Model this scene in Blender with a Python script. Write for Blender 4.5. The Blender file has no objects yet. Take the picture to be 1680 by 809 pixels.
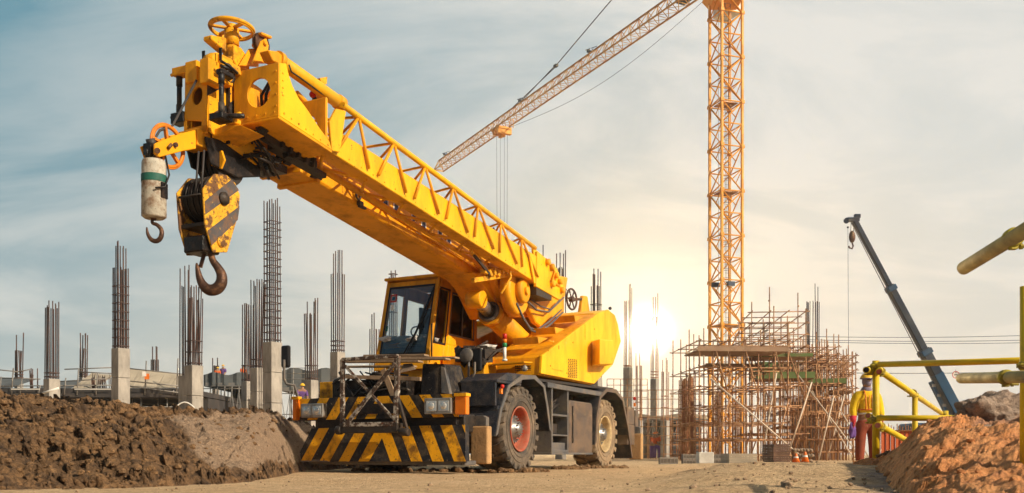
import bpy, bmesh, math, random
from mathutils import Vector, Matrix, noise
random.seed(7)
R = math.radians
C = bpy.context.scene.collection
V = Vector

# ------------------------------------------------------------------ camera geometry helpers
F, CX, HY, CZ = 1500.0, 840.0, 746.0, 0.28
def W(px, py, Z):
    return V(((px - CX) / F * Z, Z, CZ + (HY - py) / F * Z))
UX, UY, WX, WY, OX, OY = .429, .903, -.903, .429, .153, 15.3      # the mobile crane's own axes
def SD(px, py, T):                                               # point of the crane's side plane t=T
    rx, rz = (px - CX) / F, (HY - py) / F
    Z = (T + OX * WX + OY * WY) / (rx * WX + WY)
    return V(((rx * Z - OX) * UX + (Z - OY) * UY, T, CZ + rz * Z))
def FR(px, py, S):                                               # point of the crane's front plane s=S
    rx, rz = (px - CX) / F, (HY - py) / F
    Z = (S + OX * UX + OY * UY) / (rx * UX + UY)
    return V((S, (rx * Z - OX) * WX + (Z - OY) * WY, CZ + rz * Z))

# ------------------------------------------------------------------ materials
def nodes(name):
    m = bpy.data.materials.new(name); m.use_nodes = True
    nt = m.node_tree
    return m, nt, nt.nodes['Principled BSDF']
def N(nt, t, **kw):
    n = nt.nodes.new(t)
    for k, v in kw.items():
        if k in n.inputs: n.inputs[k].default_value = v
        else: setattr(n, k, v)
    return n
def ramp(nt, src, a, b, ca=(0, 0, 0, 1), cb=(1, 1, 1, 1)):
    r = nt.nodes.new('ShaderNodeValToRGB')
    r.color_ramp.elements[0].position = a; r.color_ramp.elements[1].position = b
    r.color_ramp.elements[0].color = ca; r.color_ramp.elements[1].color = cb
    nt.links.new(src, r.inputs[0]); return r.outputs[0]
def mix(nt, f, a, b, mode='MIX'):
    n = nt.nodes.new('ShaderNodeMix'); n.data_type = 'RGBA'; n.blend_type = mode
    for s, v in ((0, f), (6, a), (7, b)):
        if hasattr(v, 'links') or isinstance(v, bpy.types.NodeSocket): nt.links.new(v, n.inputs[s])
        else: n.inputs[s].default_value = v if s == 0 else (*v[:3], 1)
    return n.outputs[2]
def mat(name, col, rough=.55, metal=0., dirt=None, ds=2.5, lo=.5, hi=.68, damt=.8, var=.18, bump=.15, bs=30., speck=None, ss=14., sl=.62, streak=1.0, coat=0.):
    m, nt, p = nodes(name)
    tc = N(nt, 'ShaderNodeTexCoord'); co = tc.outputs['Object']
    if streak != 1.0:
        mp = N(nt, 'ShaderNodeMapping'); mp.inputs['Scale'].default_value = (1, 1, streak)
        nt.links.new(co, mp.inputs[0]); co2 = mp.outputs[0]
    else: co2 = co
    n1 = N(nt, 'ShaderNodeTexNoise', Scale=ds, Detail=9., Roughness=.65); nt.links.new(co2, n1.inputs['Vector'])
    n2 = N(nt, 'ShaderNodeTexNoise', Scale=bs, Detail=6., Roughness=.6); nt.links.new(co, n2.inputs['Vector'])
    n3 = N(nt, 'ShaderNodeTexNoise', Scale=ds * .45, Detail=4.); nt.links.new(co, n3.inputs['Vector'])
    c = mix(nt, ramp(nt, n3.outputs[0], .3, .7), [x * (1 - var) for x in col], [min(1, x * (1 + var)) for x in col])
    rgh = None
    if dirt:
        mr = N(nt, 'ShaderNodeMath', operation='MULTIPLY'); nt.links.new(ramp(nt, n1.outputs[0], lo, hi), mr.inputs[0]); mr.inputs[1].default_value = damt
        c = mix(nt, mr.outputs[0], c, dirt)
        rgh = mr.outputs[0]
    if speck:
        n4 = N(nt, 'ShaderNodeTexNoise', Scale=ss, Detail=7., Roughness=.7); nt.links.new(co, n4.inputs['Vector'])
        c = mix(nt, ramp(nt, n4.outputs[0], sl, sl + .04), c, speck)
    nt.links.new(c, p.inputs['Base Color']); p.inputs['Specular IOR Level'].default_value = .3
    if rgh:
        a = N(nt, 'ShaderNodeMapRange'); nt.links.new(rgh, a.inputs[0]); a.inputs[3].default_value = rough; a.inputs[4].default_value = min(1, rough + .35)
        nt.links.new(a.outputs[0], p.inputs['Roughness'])
    else: p.inputs['Roughness'].default_value = rough
    p.inputs['Metallic'].default_value = metal
    if coat: p.inputs['Coat Weight'].default_value = coat; p.inputs['Coat Roughness'].default_value = .25
    if bump:
        b = N(nt, 'ShaderNodeBump', Strength=bump, Distance=.02); nt.links.new(n2.outputs[0], b.inputs['Height']); nt.links.new(b.outputs[0], p.inputs['Normal'])
    return m
M = {}
grime = (.06, .035, .018)
M['yellow'] = mat('yellow paint', (.80, .345, .003), .5, dirt=(.24, .095, .012), ds=3.2, lo=.47, hi=.72, damt=.72, speck=(.09, .04, .02), ss=11, sl=.655, bump=.12, bs=22, coat=.0, var=.16, streak=.28)
M['yellow_worn'] = mat('worn yellow paint', (.80, .37, .006), .5, dirt=(.10, .045, .015), ds=4, lo=.5, hi=.66, damt=.85, speck=(.05, .025, .015), ss=22, sl=.60, bump=.2)
M['yellow_lit'] = mat('sunlit yellow paint', (.88, .455, .004), .5, dirt=(.36, .16, .018), ds=3.0, lo=.45, hi=.72, damt=.62, speck=(.14, .06, .02), ss=13, sl=.64, bump=.08, bs=22, coat=.0, var=.12, streak=.25)  # lit copy of the crane yellow: sunlight on the flank panels put into the colour
M['orange'] = mat('orange paint', (.75, .22, .012), .45, dirt=(.2, .07, .02), ds=8, damt=.6, bump=.1)
M['red_rim'] = mat('faded red paint', (.40, .07, .035), .6, dirt=(.30, .20, .13), ds=5, lo=.42, hi=.66, damt=.75, bump=.2)
M['cream_rim'] = mat('cream paint', (.52, .38, .20), .6, dirt=(.22, .14, .08), ds=6, lo=.45, hi=.7, bump=.2)
M['black'] = mat('black paint', (.013, .013, .016), .45, dirt=(.13, .095, .06), ds=5, lo=.47, hi=.70, damt=.7, speck=(.24, .18, .13), ss=26, sl=.62, bump=.2)
M['black_clean'] = mat('black plastic', (.012, .012, .014), .35, bump=.05)
M['dark_steel'] = mat('dark greasy steel', (.045, .038, .034), .5, .4, dirt=(.11, .07, .045), ds=6, bump=.3, speck=(.2, .13, .08), ss=20, sl=.67)
M['grease'] = mat('black grease', (.012, .01, .01), .3, dirt=(.05, .03, .02), ds=9, bump=.5)
M['steel'] = mat('bare steel', (.34, .33, .32), .38, .85, dirt=(.12, .08, .05), ds=12, bump=.15)
M['grey_paint'] = mat('dusty grey steel', (.10, .10, .105), .55, .2, dirt=(.26, .20, .14), ds=3, lo=.42, hi=.7, damt=.75, speck=(.03, .03, .03), ss=18, sl=.62, bump=.3)
M['checker'] = mat('dark checker plate', (.03, .036, .05), .45, .3, dirt=(.17, .13, .10), ds=4, lo=.46, hi=.7, damt=.6, bump=.7, bs=55)
M['tank'] = mat('dusty tank steel', (.10, .075, .06), .5, .2, dirt=(.25, .16, .10), ds=3.5, lo=.4, hi=.7, speck=(.04, .03, .03), ss=30, sl=.63, bump=.2)
M['rubber'] = mat('dusty rubber', (.055, .050, .046), .85, dirt=(.24, .175, .12), ds=3, lo=.36, hi=.68, damt=.85, speck=(.03, .028, .026), ss=16, sl=.63, bump=.4, bs=60)
M['rubber_pale'] = mat('pale dusty rubber', (.13, .10, .07), .9, dirt=(.36, .25, .15), ds=3, lo=.3, hi=.62, damt=.9, bump=.4, bs=60)
M['float'] = mat('tan wooden block', (.46, .27, .12), .8, dirt=(.24, .15, .08), ds=5, lo=.5, hi=.7, speck=(.2, .09, .04), ss=30, sl=.62, bump=.4)
M['wood'] = mat('weathered plank', (.36, .25, .16), .8, dirt=(.14, .09, .06), ds=4, bump=.4, streak=.2)
M['chipped'] = mat('chipped white and rust', (.46, .42, .36), .6, dirt=(.06, .035, .025), ds=11, lo=.42, hi=.5, damt=.95, speck=(.16, .06, .03), ss=24, sl=.58, bump=.5)
M['hook'] = mat('rusty hook steel', (.085, .045, .03), .45, .5, dirt=(.26, .13, .06), ds=11, lo=.5, hi=.66, bump=.4)
M['hook_yellow'] = mat('scratched yellow cheek', (.74, .37, .02), .5, dirt=(.12, .055, .03), ds=7, lo=.47, hi=.56, damt=.95, speck=(.05, .025, .02), ss=30, sl=.57, bump=.3)
M['hook_stripe'] = mat('worn dark stripe paint', (.075, .068, .07), .6, dirt=(.20, .10, .05), ds=9, lo=.46, hi=.6, damt=.7, speck=(.38, .24, .06), ss=24, sl=.64, bump=.3)
M['weight'] = mat('scuffed white weight', (.50, .46, .38), .7, dirt=(.20, .11, .06), ds=10, lo=.46, hi=.64, damt=.85, speck=(.05, .035, .03), ss=30, sl=.62, bump=.4)
M['green'] = mat('green band', (.02, .11, .08), .6, dirt=(.05, .07, .05), ds=10)
M['concrete'] = mat('column concrete', (.37, .335, .295), .85, dirt=(.20, .185, .17), ds=2.4, lo=.42, hi=.66, damt=.85, speck=(.13, .12, .11), ss=7, sl=.66, bump=.35, bs=14, streak=.35)
M['concrete_dark'] = mat('dark concrete', (.16, .155, .15), .85, dirt=(.09, .085, .08), ds=1.2, bump=.2)  # darker tone than the column concrete
M['rebar'] = mat('rusty reinforcing steel', (.07, .052, .05), .65, .2, dirt=(.14, .065, .045), ds=3, lo=.45, hi=.6, bump=0)
M['rust_bar'] = mat('orange rusty and glow paled steel', (.36, .15, .06), .7, .1, dirt=(.2, .08, .04), ds=3, bump=0)
M['scaf'] = mat('rusty scaffold tube', (.50, .27, .13), .55, .35, dirt=(.17, .08, .05), ds=2, lo=.45, hi=.6, bump=0)
M['scaf_grey'] = mat('galvanised tube', (.24, .225, .21), .6, .3, dirt=(.12, .09, .07), ds=2, bump=0)
M['pale_prop'] = mat('pale prop paint', (.60, .50, .40), .6, dirt=(.4, .25, .15), ds=2, bump=0)
M['deck'] = mat('brown deck boards', (.30, .19, .12), .8, dirt=(.15, .10, .07), ds=2, bump=.2)
M['deck_green'] = mat('green formwork', (.12, .17, .055), .7, dirt=(.2, .14, .08), ds=2, bump=.1)
M['tower_orange'] = mat('tower crane paint', (.80, .33, .010), .5, dirt=(.35, .14, .03), ds=.8, bump=0)
M['tower_rust'] = mat('faded orange lattice', (.58, .31, .08), .6, dirt=(.42, .16, .06), ds=.6, bump=0)
M['cable'] = mat('steel cable', (.06, .055, .055), .6, .3, bump=0)
M['pipe_yellow'] = mat('yellow pipe paint', (.70, .48, .012), .45, dirt=(.32, .22, .05), ds=6, lo=.5, hi=.7, damt=.6, speck=(.25, .12, .05), ss=30, sl=.66, bump=.1)
M['pipe_tan'] = mat('mud splashed tan pipe', (.52, .42, .17), .6, dirt=(.26, .20, .12), ds=9, lo=.42, hi=.68, damt=.7, bump=.25)
M['clamp'] = mat('painted clamp', (.50, .40, .03), .55, dirt=(.15, .11, .05), ds=14, lo=.42, hi=.6, bump=.3)
M['blue'] = mat('blue boom paint', (.012, .06, .13), .4, .1, dirt=(.03, .05, .08), ds=1, bump=0)
M['navy'] = mat('dark boom steel', (.022, .035, .06), .35, .4, dirt=(.07, .08, .09), ds=1, bump=0)
M['net'] = mat('tan shade net', (.40, .34, .26), .95, dirt=(.26, .22, .17), ds=1.2, bump=.4, bs=3)
M['net_grey'] = mat('grey netting', (.10, .11, .115), .95, dirt=(.06, .065, .07), ds=1.2, bump=.4, bs=3)
M['ply_shade'] = mat('plywood with slab shade', (.05, .045, .045), .8, dirt=(.10, .08, .07), ds=1)  # plywood darkened so that the shade under the slabs is in the colour
M['white_panel'] = mat('pale panel', (.55, .53, .49), .7, dirt=(.35, .3, .25), ds=1)
M['red_plastic'] = mat('red plastic', (.5, .02, .015), .35, bump=0)
M['orange_plastic'] = mat('orange plastic', (.72, .17, .02), .4, bump=0, dirt=(.35, .12, .04), ds=3)
M['orange_net'] = mat('orange barrier sheet', (.52, .11, .03), .7, dirt=(.28, .08, .04), ds=1.5, bump=.3)
M['block'] = mat('grey concrete block', (.30, .26, .22), .9, dirt=(.2, .16, .12), ds=4)
M['brown_board'] = mat('brown stacked boards', (.15, .085, .06), .8, dirt=(.08, .05, .04), ds=5)
M['sack'] = mat('muddy sack', (.28, .20, .14), .95, dirt=(.15, .1, .07), ds=6, bump=.5)
M['lens'] = mat('lamp lens', (.75, .75, .72), .12, .6, bump=0)
M['chrome'] = mat('lamp bezel', (.35, .34, .32), .35, .6, dirt=(.2, .15, .1), ds=9)
M['amber'] = mat('amber lens', (.80, .20, .01), .25, bump=.1)
M['red_lens'] = mat('red lens', (.55, .02, .01), .25, bump=0)
M['green_lens'] = mat('green lens', (.03, .25, .08), .3, bump=0)
M['white'] = mat('white plastic', (.7, .68, .64), .5, bump=0)
M['letter_blue'] = mat('blue lettering', (.02, .13, .26), .5, bump=0)
M['letter_navy'] = mat('navy lettering', (.015, .015, .04), .5, bump=0)
M['skin'] = mat('skin', (.33, .18, .11), .6, bump=.05)
M['shirt_yellow'] = mat('yellow shirt cloth', (.74, .50, .015), .9, dirt=(.6, .34, .01), ds=4, bump=.5, bs=12)
M['trousers'] = mat('rust red trousers', (.26, .06, .03), .95, dirt=(.16, .05, .035), ds=4, bump=.5, bs=12)
M['scarf'] = mat('grey violet scarf', (.22, .19, .26), .95, bump=.5, bs=20)
M['helmet'] = mat('yellow helmet', (.75, .45, .03), .35, bump=0)
M['vest'] = mat('orange reflective strap', (.75, .20, .02), .6, bump=0)
M['glove'] = mat('red glove', (.55, .04, .06), .9, bump=.3)
M['cloth_violet'] = mat('violet cloth', (.14, .07, .25), .9, bump=.3)
M['cloth_orange'] = mat('orange vest cloth', (.65, .12, .03), .9, bump=.3)
M['paper'] = mat('crumpled paper', (.62, .60, .58), .9, dirt=(.35, .36, .4), ds=9, bump=.8, bs=12)
M['seat'] = mat('grey seat cloth', (.10, .11, .13), .9, bump=.2)
M['bark'] = mat('pole wood', (.2, .16, .12), .9)
# glass
m, nt, p = nodes('cab glass')
nt.nodes.remove(p); out = nt.nodes['Material Output']
tr = N(nt, 'ShaderNodeBsdfTransparent'); tr.inputs[0].default_value = (.80, .86, .88, 1)
gl = N(nt, 'ShaderNodeBsdfGlossy', Roughness=.05); gl.inputs[0].default_value = (.8, .85, .9, 1)
fr = N(nt, 'ShaderNodeFresnel', IOR=1.5); mx = N(nt, 'ShaderNodeMixShader')
nt.links.new(fr.outputs[0], mx.inputs[0]); nt.links.new(tr.outputs[0], mx.inputs[1]); nt.links.new(gl.outputs[0], mx.inputs[2]); nt.links.new(mx.outputs[0], out.inputs[0])
M['glass'] = m
# soils
def soil(name, a, b, c, sc=1.2, bump=.8, wet=None, patch=None, fine=60):
    m, nt, p = nodes(name); tc = N(nt, 'ShaderNodeTexCoord'); co = tc.outputs['Object']
    n1 = N(nt, 'ShaderNodeTexNoise', Scale=sc, Detail=10., Roughness=.68); nt.links.new(co, n1.inputs['Vector'])
    n2 = N(nt, 'ShaderNodeTexNoise', Scale=sc * 9, Detail=8., Roughness=.72); nt.links.new(co, n2.inputs['Vector'])
    n3 = N(nt, 'ShaderNodeTexNoise', Scale=fine, Detail=6., Roughness=.75); nt.links.new(co, n3.inputs['Vector'])
    vo = N(nt, 'ShaderNodeTexVoronoi', Scale=fine * .35); nt.links.new(co, vo.inputs['Vector'])
    col = mix(nt, ramp(nt, n1.outputs[0], .38, .64), a, b)
    col = mix(nt, ramp(nt, n2.outputs[0], .46, .66), col, c)
    if patch:
        pa, pc, lo, hi = patch
        at = N(nt, 'ShaderNodeAttribute', attribute_name=pa)
        sub = N(nt, 'ShaderNodeMath', operation='ADD'); nt.links.new(at.outputs['Fac'], sub.inputs[0])
        mm = N(nt, 'ShaderNodeMath', operation='MULTIPLY_ADD'); nt.links.new(n2.outputs[0], mm.inputs[0]); mm.inputs[1].default_value = .5; mm.inputs[2].default_value = -.25
        nt.links.new(mm.outputs[0], sub.inputs[1])
        pcol = mix(nt, ramp(nt, n3.outputs[0], .4, .65), pc, [x * 1.35 for x in pc])
        pcol = mix(nt, ramp(nt, n2.outputs[0], .5, .7), pcol, [x * .72 for x in pc])
        col = mix(nt, ramp(nt, sub.outputs[0], lo, hi), col, pcol)
    ov = mix(nt, 1.0, col, mix(nt, ramp(nt, n3.outputs[0], .32, .62), (.62, .6, .58), (1.12, 1.1, 1.08)), 'MULTIPLY')
    nt.links.new(ov, p.inputs['Base Color']); p.inputs['Roughness'].default_value = .95
    p.inputs['Specular IOR Level'].default_value = .15
    ad = N(nt, 'ShaderNodeMath', operation='ADD'); nt.links.new(n2.outputs[0], ad.inputs[0]); nt.links.new(n3.outputs[0], ad.inputs[1])
    ad2 = N(nt, 'ShaderNodeMath', operation='ADD'); nt.links.new(ad.outputs[0], ad2.inputs[0]); nt.links.new(vo.outputs[0], ad2.inputs[1])
    bb = N(nt, 'ShaderNodeBump', Strength=bump, Distance=.03); nt.links.new(ad2.outputs[0], bb.inputs['Height']); nt.links.new(bb.outputs[0], p.inputs['Normal'])
    return m
M['road'] = soil('sandy ground', (.66, .45, .255), (.76, .55, .33), (.46, .31, .18), .7, .9, patch=('grey', (.24, .20, .19), .35, .75))
M['mound'] = soil('dug clay', (.12, .078, .052), (.37, .215, .105), (.075, .052, .038), 1.6, 1.2, patch=('slab', (.36, .255, .175), .3, .6), fine=45)
M['mound_flare'] = soil('flare tinted clay', (.74, .30, .11), (.84, .44, .20), (.58, .27, .13), 1.1, .9, patch=('slab', (.30, .19, .15), .3, .7), fine=45)  # the lens flare's orange is put into the soil colour
M['rock'] = soil('clod', (.22, .13, .07), (.36, .21, .10), (.12, .08, .05), 4, .8)
M['rock_grey'] = soil('grey broken rock', (.50, .37, .29), (.60, .46, .36), (.34, .26, .21), 2.2, 1.0)
M['pebble'] = soil('pebble', (.40, .28, .18), (.52, .37, .24), (.25, .18, .13), 3, .5)

# ------------------------------------------------------------------ mesh builder
class MB:
    def __init__(s): s.bm = bmesh.new(); s.mi = 0
    def _v(s, pts): return [s.bm.verts.new(p) for p in pts]
    def _f(s, vs, smooth=False):
        try:
            f = s.bm.faces.new(vs); f.material_index = s.mi; f.smooth = smooth; return f
        except ValueError: return None
    def hexa(s, b, t):                       # two quads (same winding)
        vb, vt = s._v(b), s._v(t); n = len(b)
        s._f(vb[::-1]); s._f(vt)
        for i in range(n): s._f([vb[i], vb[(i + 1) % n], vt[(i + 1) % n], vt[i]])
        return s
    def prism(s, poly, vec):
        vec = V(vec); return s.hexa([V(p) for p in poly], [V(p) + vec for p in poly])
    def box(s, c, d, rot=None):
        c = V(c); x, y, z = d[0] / 2, d[1] / 2, d[2] / 2
        P = [V(q) for q in ((-x, -y, -z), (x, -y, -z), (x, y, -z), (-x, y, -z), (-x, -y, z), (x, -y, z), (x, y, z), (-x, y, z))]
        if rot is not None: P = [rot @ q for q in P]
        P = [q + c for q in P]; return s.hexa(P[:4], P[4:])
    def box2(s, a, b): a, b = V(a), V(b); return s.box((a + b) / 2, [abs(b[i] - a[i]) for i in range(3)])
    def beam(s, a, b, w, h, up=(0, 0, 1)):
        a, b = V(a), V(b); d = (b - a).normalized(); x = d.cross(V(up))
        if x.length < 1e-4: x = d.cross(V((1, 0, 0)))
        x.normalize(); y = x.cross(d).normalized(); x *= w / 2; y *= h / 2
        return s.hexa([a - x - y, a + x - y, a + x + y, a - x + y], [b - x - y, b + x - y, b + x + y, b - x + y])
    def tube(s, pts, r, n=10, cap=True, smooth=True):
        pts = [V(p) for p in pts]; rs = r if isinstance(r, (list, tuple)) else [r] * len(pts)
        rings = []; prev = None
        for i, p in enumerate(pts):
            d = (pts[min(i + 1, len(pts) - 1)] - pts[max(i - 1, 0)]).normalized()
            if prev is None:
                x = d.cross(V((0, 0, 1)))
                if x.length < .05: x = d.cross(V((1, 0, 0)))
            else: x = prev - d * prev.dot(d)
            x.normalize(); prev = x; y = d.cross(x)
            rings.append(s._v([p + (x * math.cos(2 * math.pi * k / n) + y * math.sin(2 * math.pi * k / n)) * rs[i] for k in range(n)]))
        for a, b in zip(rings, rings[1:]):
            for k in range(n): s._f([a[k], a[(k + 1) % n], b[(k + 1) % n], b[k]], smooth)
        if cap: s._f(rings[0][::-1]); s._f(rings[-1])
        return s
    def lathe(s, c, axis, prof, n=32, smooth=True, cap=True):   # prof = [(along axis, radius)]
        c, ax = V(c), V(axis).normalized(); x = ax.cross(V((0, 0, 1)))
        if x.length < .05: x = ax.cross(V((1, 0, 0)))
        x.normalize(); y = ax.cross(x); rings = []
        for (a, r) in prof:
            rings.append(s._v([c + ax * a + (x * math.cos(2 * math.pi * k / n) + y * math.sin(2 * math.pi * k / n)) * max(r, .0005) for k in range(n)]))
        for a, b in zip(rings, rings[1:]):
            for k in range(n): s._f([a[k], a[(k + 1) % n], b[(k + 1) % n], b[k]], smooth)
        if cap: s._f(rings[0][::-1]); s._f(rings[-1])
        return s
    def torus(s, c, axis, Rr, r, n=32, m=8, a0=0, a1=2 * math.pi):
        c, ax = V(c), V(axis).normalized(); x = ax.cross(V((0, 0, 1)))
        if x.length < .05: x = ax.cross(V((1, 0, 0)))
        x.normalize(); y = ax.cross(x); full = abs(a1 - a0 - 2 * math.pi) < 1e-4; rings = []
        for k in range(n + (0 if full else 1)):
            a = a0 + (a1 - a0) * k / n; d = x * math.cos(a) + y * math.sin(a)
            rings.append(s._v([c + d * (Rr + r * math.cos(2 * math.pi * j / m)) + ax * r * math.sin(2 * math.pi * j / m) for j in range(m)]))
        for k in range(n):
            a, b = rings[k], rings[(k + 1) % len(rings)]
            for j in range(m): s._f([a[j], b[j], b[(j + 1) % m], a[(j + 1) % m]], True)
        if not full: s._f(rings[0]); s._f(rings[-1][::-1])
        return s
    def holed(s, outer, c, rad, vec, n=32, e1=None, e2=None):   # flat plate with a round or oval hole, thickness vec
        outer = [V(p) for p in outer]; c = V(c); vec = V(vec); nrm = vec.normalized()
        e1 = V(e1) if e1 is not None else (outer[1] - outer[0]).normalized()
        e1 = (e1 - nrm * e1.dot(nrm)).normalized(); e2 = nrm.cross(e1)
        P = [((p - c).dot(e1), (p - c).dot(e2)) for p in outer]
        ra, rb = rad if isinstance(rad, tuple) else (rad, rad)
        angs = sorted([2 * math.pi * k / n for k in range(n)] + [math.atan2(q[1], q[0]) % (2 * math.pi) for q in P])
        ob, ib = [], []
        for a in angs:
            dx, dy = math.cos(a), math.sin(a); best = None
            for i in range(len(P)):
                x1, y1 = P[i]; x2, y2 = P[(i + 1) % len(P)]; ex, ey = x2 - x1, y2 - y1
                den = dx * ey - dy * ex
                if abs(den) < 1e-9: continue
                t = (x1 * ey - y1 * ex) / den; u = (x1 * dy - y1 * dx) / den
                if t > 0 and -1e-6 <= u <= 1 + 1e-6 and (best is None or t > best): best = t
            if best is None: continue
            rr = ra * rb / math.hypot(rb * dx, ra * dy)
            rr = min(rr, best * .97)
            ob.append(c + e1 * dx * best + e2 * dy * best); ib.append(c + e1 * dx * rr + e2 * dy * rr)
        k = len(ob); o1, i1 = s._v(ob), s._v(ib); o2, i2 = s._v([q + vec for q in ob]), s._v([q + vec for q in ib])
        for j in range(k):
            l = (j + 1) % k
            s._f([o1[j], i1[j], i1[l], o1[l]]); s._f([o2[j], o2[l], i2[l], i2[j]])
            s._f([o1[j], o1[l], o2[l], o2[j]]); s._f([i1[j], i2[j], i2[l], i1[l]])
        return s
    def quadholes(s, q, holes, vec):         # q: 4 corners (bl, br, tr, tl); holes (u0,v0,u1,v1) in the quad
        q = [V(p) for p in q]
        def P(u, v): return (q[0] * (1 - u) + q[1] * u) * (1 - v) + (q[3] * (1 - u) + q[2] * u) * v
        us = sorted({0, 1, *[h[0] for h in holes], *[h[2] for h in holes]}); vs = sorted({0, 1, *[h[1] for h in holes], *[h[3] for h in holes]})
        for a, b in zip(us, us[1:]):
            for c, d in zip(vs, vs[1:]):
                mu, mv = (a + b) / 2, (c + d) / 2
                if any(h[0] < mu < h[2] and h[1] < mv < h[3] for h in holes): continue
                s.prism([P(a, c), P(b, c), P(b, d), P(a, d)], vec)
        return s
    def blob(s, c, r, seed=0, sub=1, amp=.35, sq=(1, 1, 1), smooth=False):
        t = bmesh.new(); bmesh.ops.create_icosphere(t, subdivisions=sub, radius=1)
        mp = {}
        for v in t.verts:
            d = v.co.normalized(); k = 1 + amp * noise.noise(d * 1.7 + V((seed * 3.1, seed * 1.7, seed * .9))) + amp * .5 * noise.noise(d * 4 + V((seed, 0, seed)))
            mp[v] = s.bm.verts.new(V(c) + V((d.x * sq[0], d.y * sq[1], d.z * sq[2])) * r * k)
        for f in t.faces: s._f([mp[v] for v in f.verts], smooth)
        t.free(); return s
    def build(s, name, m, parent=None, bevel=0, seg=1):
        ms = m if isinstance(m, (list, tuple)) else [m]
        bmesh.ops.recalc_face_normals(s.bm, faces=s.bm.faces)
        me = bpy.data.meshes.new(name); s.bm.to_mesh(me); s.bm.free()
        for k in ms: me.materials.append(M[k] if isinstance(k, str) else k)
        o = bpy.data.objects.new(name, me); C.objects.link(o)
        if parent is not None: o.parent = parent
        if bevel:
            b = o.modifiers.new('bevel', 'BEVEL'); b.width = bevel; b.segments = seg; b.limit_method = 'ANGLE'; b.angle_limit = R(35)
        return o
def tag(o, label=None, cat=None, group=None, kind=None):
    if label: o['label'] = label
    if cat: o['category'] = cat; o['kind'] = 'thing'
    if group: o['group'] = group
    if kind: o['kind'] = kind
    return o
def empty(name, loc=(0, 0, 0), rz=0, label=None, cat=None, group=None):
    o = bpy.data.objects.new(name, None); C.objects.link(o); o.location = loc; o.rotation_euler = (0, 0, rz); o.empty_display_size = .2
    return tag(o, label, cat, group)
def link_copy(o, parent=None, loc=None):
    c = o.copy(); C.objects.link(c); c.parent = parent
    if loc is not None: c.location = loc
    return c
def smooth(x, a, b):
    t = max(0., min(1., (x - a) / (b - a))); return t * t * (3 - 2 * t)

# ------------------------------------------------------------------ world, sun, camera
sc = bpy.context.scene
sc.view_settings.view_transform = 'Standard'; sc.view_settings.look = 'None'; sc.view_settings.exposure = 0.22; sc.view_settings.gamma = 1
sun_to = V((.82, -.54, .52)).normalized()
vis = V(((1060 - CX) / F, 1, (HY - 545) / F)).normalized()
w = bpy.data.worlds.new('World'); sc.world = w; w.use_nodes = True; nt = w.node_tree
bg = nt.nodes['Background']
sky = N(nt, 'ShaderNodeTexSky'); sky.sky_type = 'NISHITA'; sky.sun_disc = False
sky.sun_elevation = math.asin(sun_to.z); sky.sun_rotation = math.atan2(sun_to.x, sun_to.y); sky.dust_density = 3; sky.air_density = 1.5
tc = N(nt, 'ShaderNodeTexCoord'); D = tc.outputs['Generated']
dot = N(nt, 'ShaderNodeVectorMath', operation='DOT_PRODUCT'); nt.links.new(D, dot.inputs[0]); dot.inputs[1].default_value = vis
sep = N(nt, 'ShaderNodeSeparateXYZ'); nt.links.new(D, sep.inputs[0])
def mrange(src, a, b, c=0., d=1., smoothstep=True):
    n = N(nt, 'ShaderNodeMapRange'); n.interpolation_type = 'SMOOTHSTEP' if smoothstep else 'LINEAR'
    nt.links.new(src, n.inputs[0])
    for i, v in zip((1, 2, 3, 4), (a, b, c, d)): n.inputs[i].default_value = v
    return n.outputs[0]
def math_(op, a, b=None, c=None):
    n = N(nt, 'ShaderNodeMath', operation=op)
    for i, v in enumerate((a, b, c)):
        if v is None: continue
        if isinstance(v, (int, float)): n.inputs[i].default_value = v
        else: nt.links.new(v, n.inputs[i])
    return n.outputs[0]
# cloud sheet projected on a flat layer, so it streaks towards the horizon
zz = math_('ADD', math_('MAXIMUM', sep.outputs[2], 0.0), .34)
cmb = N(nt, 'ShaderNodeCombineXYZ'); nt.links.new(math_('DIVIDE', sep.outputs[0], zz), cmb.inputs[0]); nt.links.new(math_('DIVIDE', sep.outputs[1], zz), cmb.inputs[1])
mp = N(nt, 'ShaderNodeMapping'); mp.inputs['Scale'].default_value = (.75, 1.5, 1); mp.inputs['Rotation'].default_value = (0, 0, .95); nt.links.new(cmb.outputs[0], mp.inputs[0])
cn = N(nt, 'ShaderNodeTexNoise', Scale=1.9, Detail=9., Roughness=.58, Distortion=.7); nt.links.new(mp.outputs[0], cn.inputs['Vector'])
cloud = mrange(cn.outputs[0], .36, .66)
f1 = mrange(sep.outputs[0], -.52, .32, smoothstep=False); f2 = mrange(sep.outputs[2], .40, .04)
f = math_('SUBTRACT', 1.0, math_('MULTIPLY', math_('SUBTRACT', 1.0, f1), math_('SUBTRACT', 1.0, math_('MULTIPLY', f2, .60))))
f = math_('MINIMUM', 1.0, math_('MAXIMUM', 0.0, math_('ADD', f, math_('MULTIPLY_ADD', cloud, .44, -.20))))
thin = mix(nt, f, (.135, .300, .375), (.80, .78, .725))
warm = mrange(math_('ADD', sep.outputs[2], math_('MULTIPLY', dot.outputs['Value'], -1.0)), -.60, -.92)
thin = mix(nt, math_('MULTIPLY', warm, .35), thin, (.92, .76, .56))
fill_dim = mrange(math_('MULTIPLY_ADD', math_('MAXIMUM', 0.0, math_('SUBTRACT', sep.outputs[2], .5)), -2.2, sep.outputs[1]), .25, -.35)  # dimmed sky overhead and behind the camera, added to cut fill light
thin = mix(nt, math_('MULTIPLY', fill_dim, .85), thin, (.055, .10, .135))
skyc = N(nt, 'ShaderNodeVectorMath', operation='SCALE'); nt.links.new(sky.outputs[0], skyc.inputs[0]); skyc.inputs['Scale'].default_value = .10
base = mix(nt, .90, skyc.outputs[0], thin)
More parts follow.
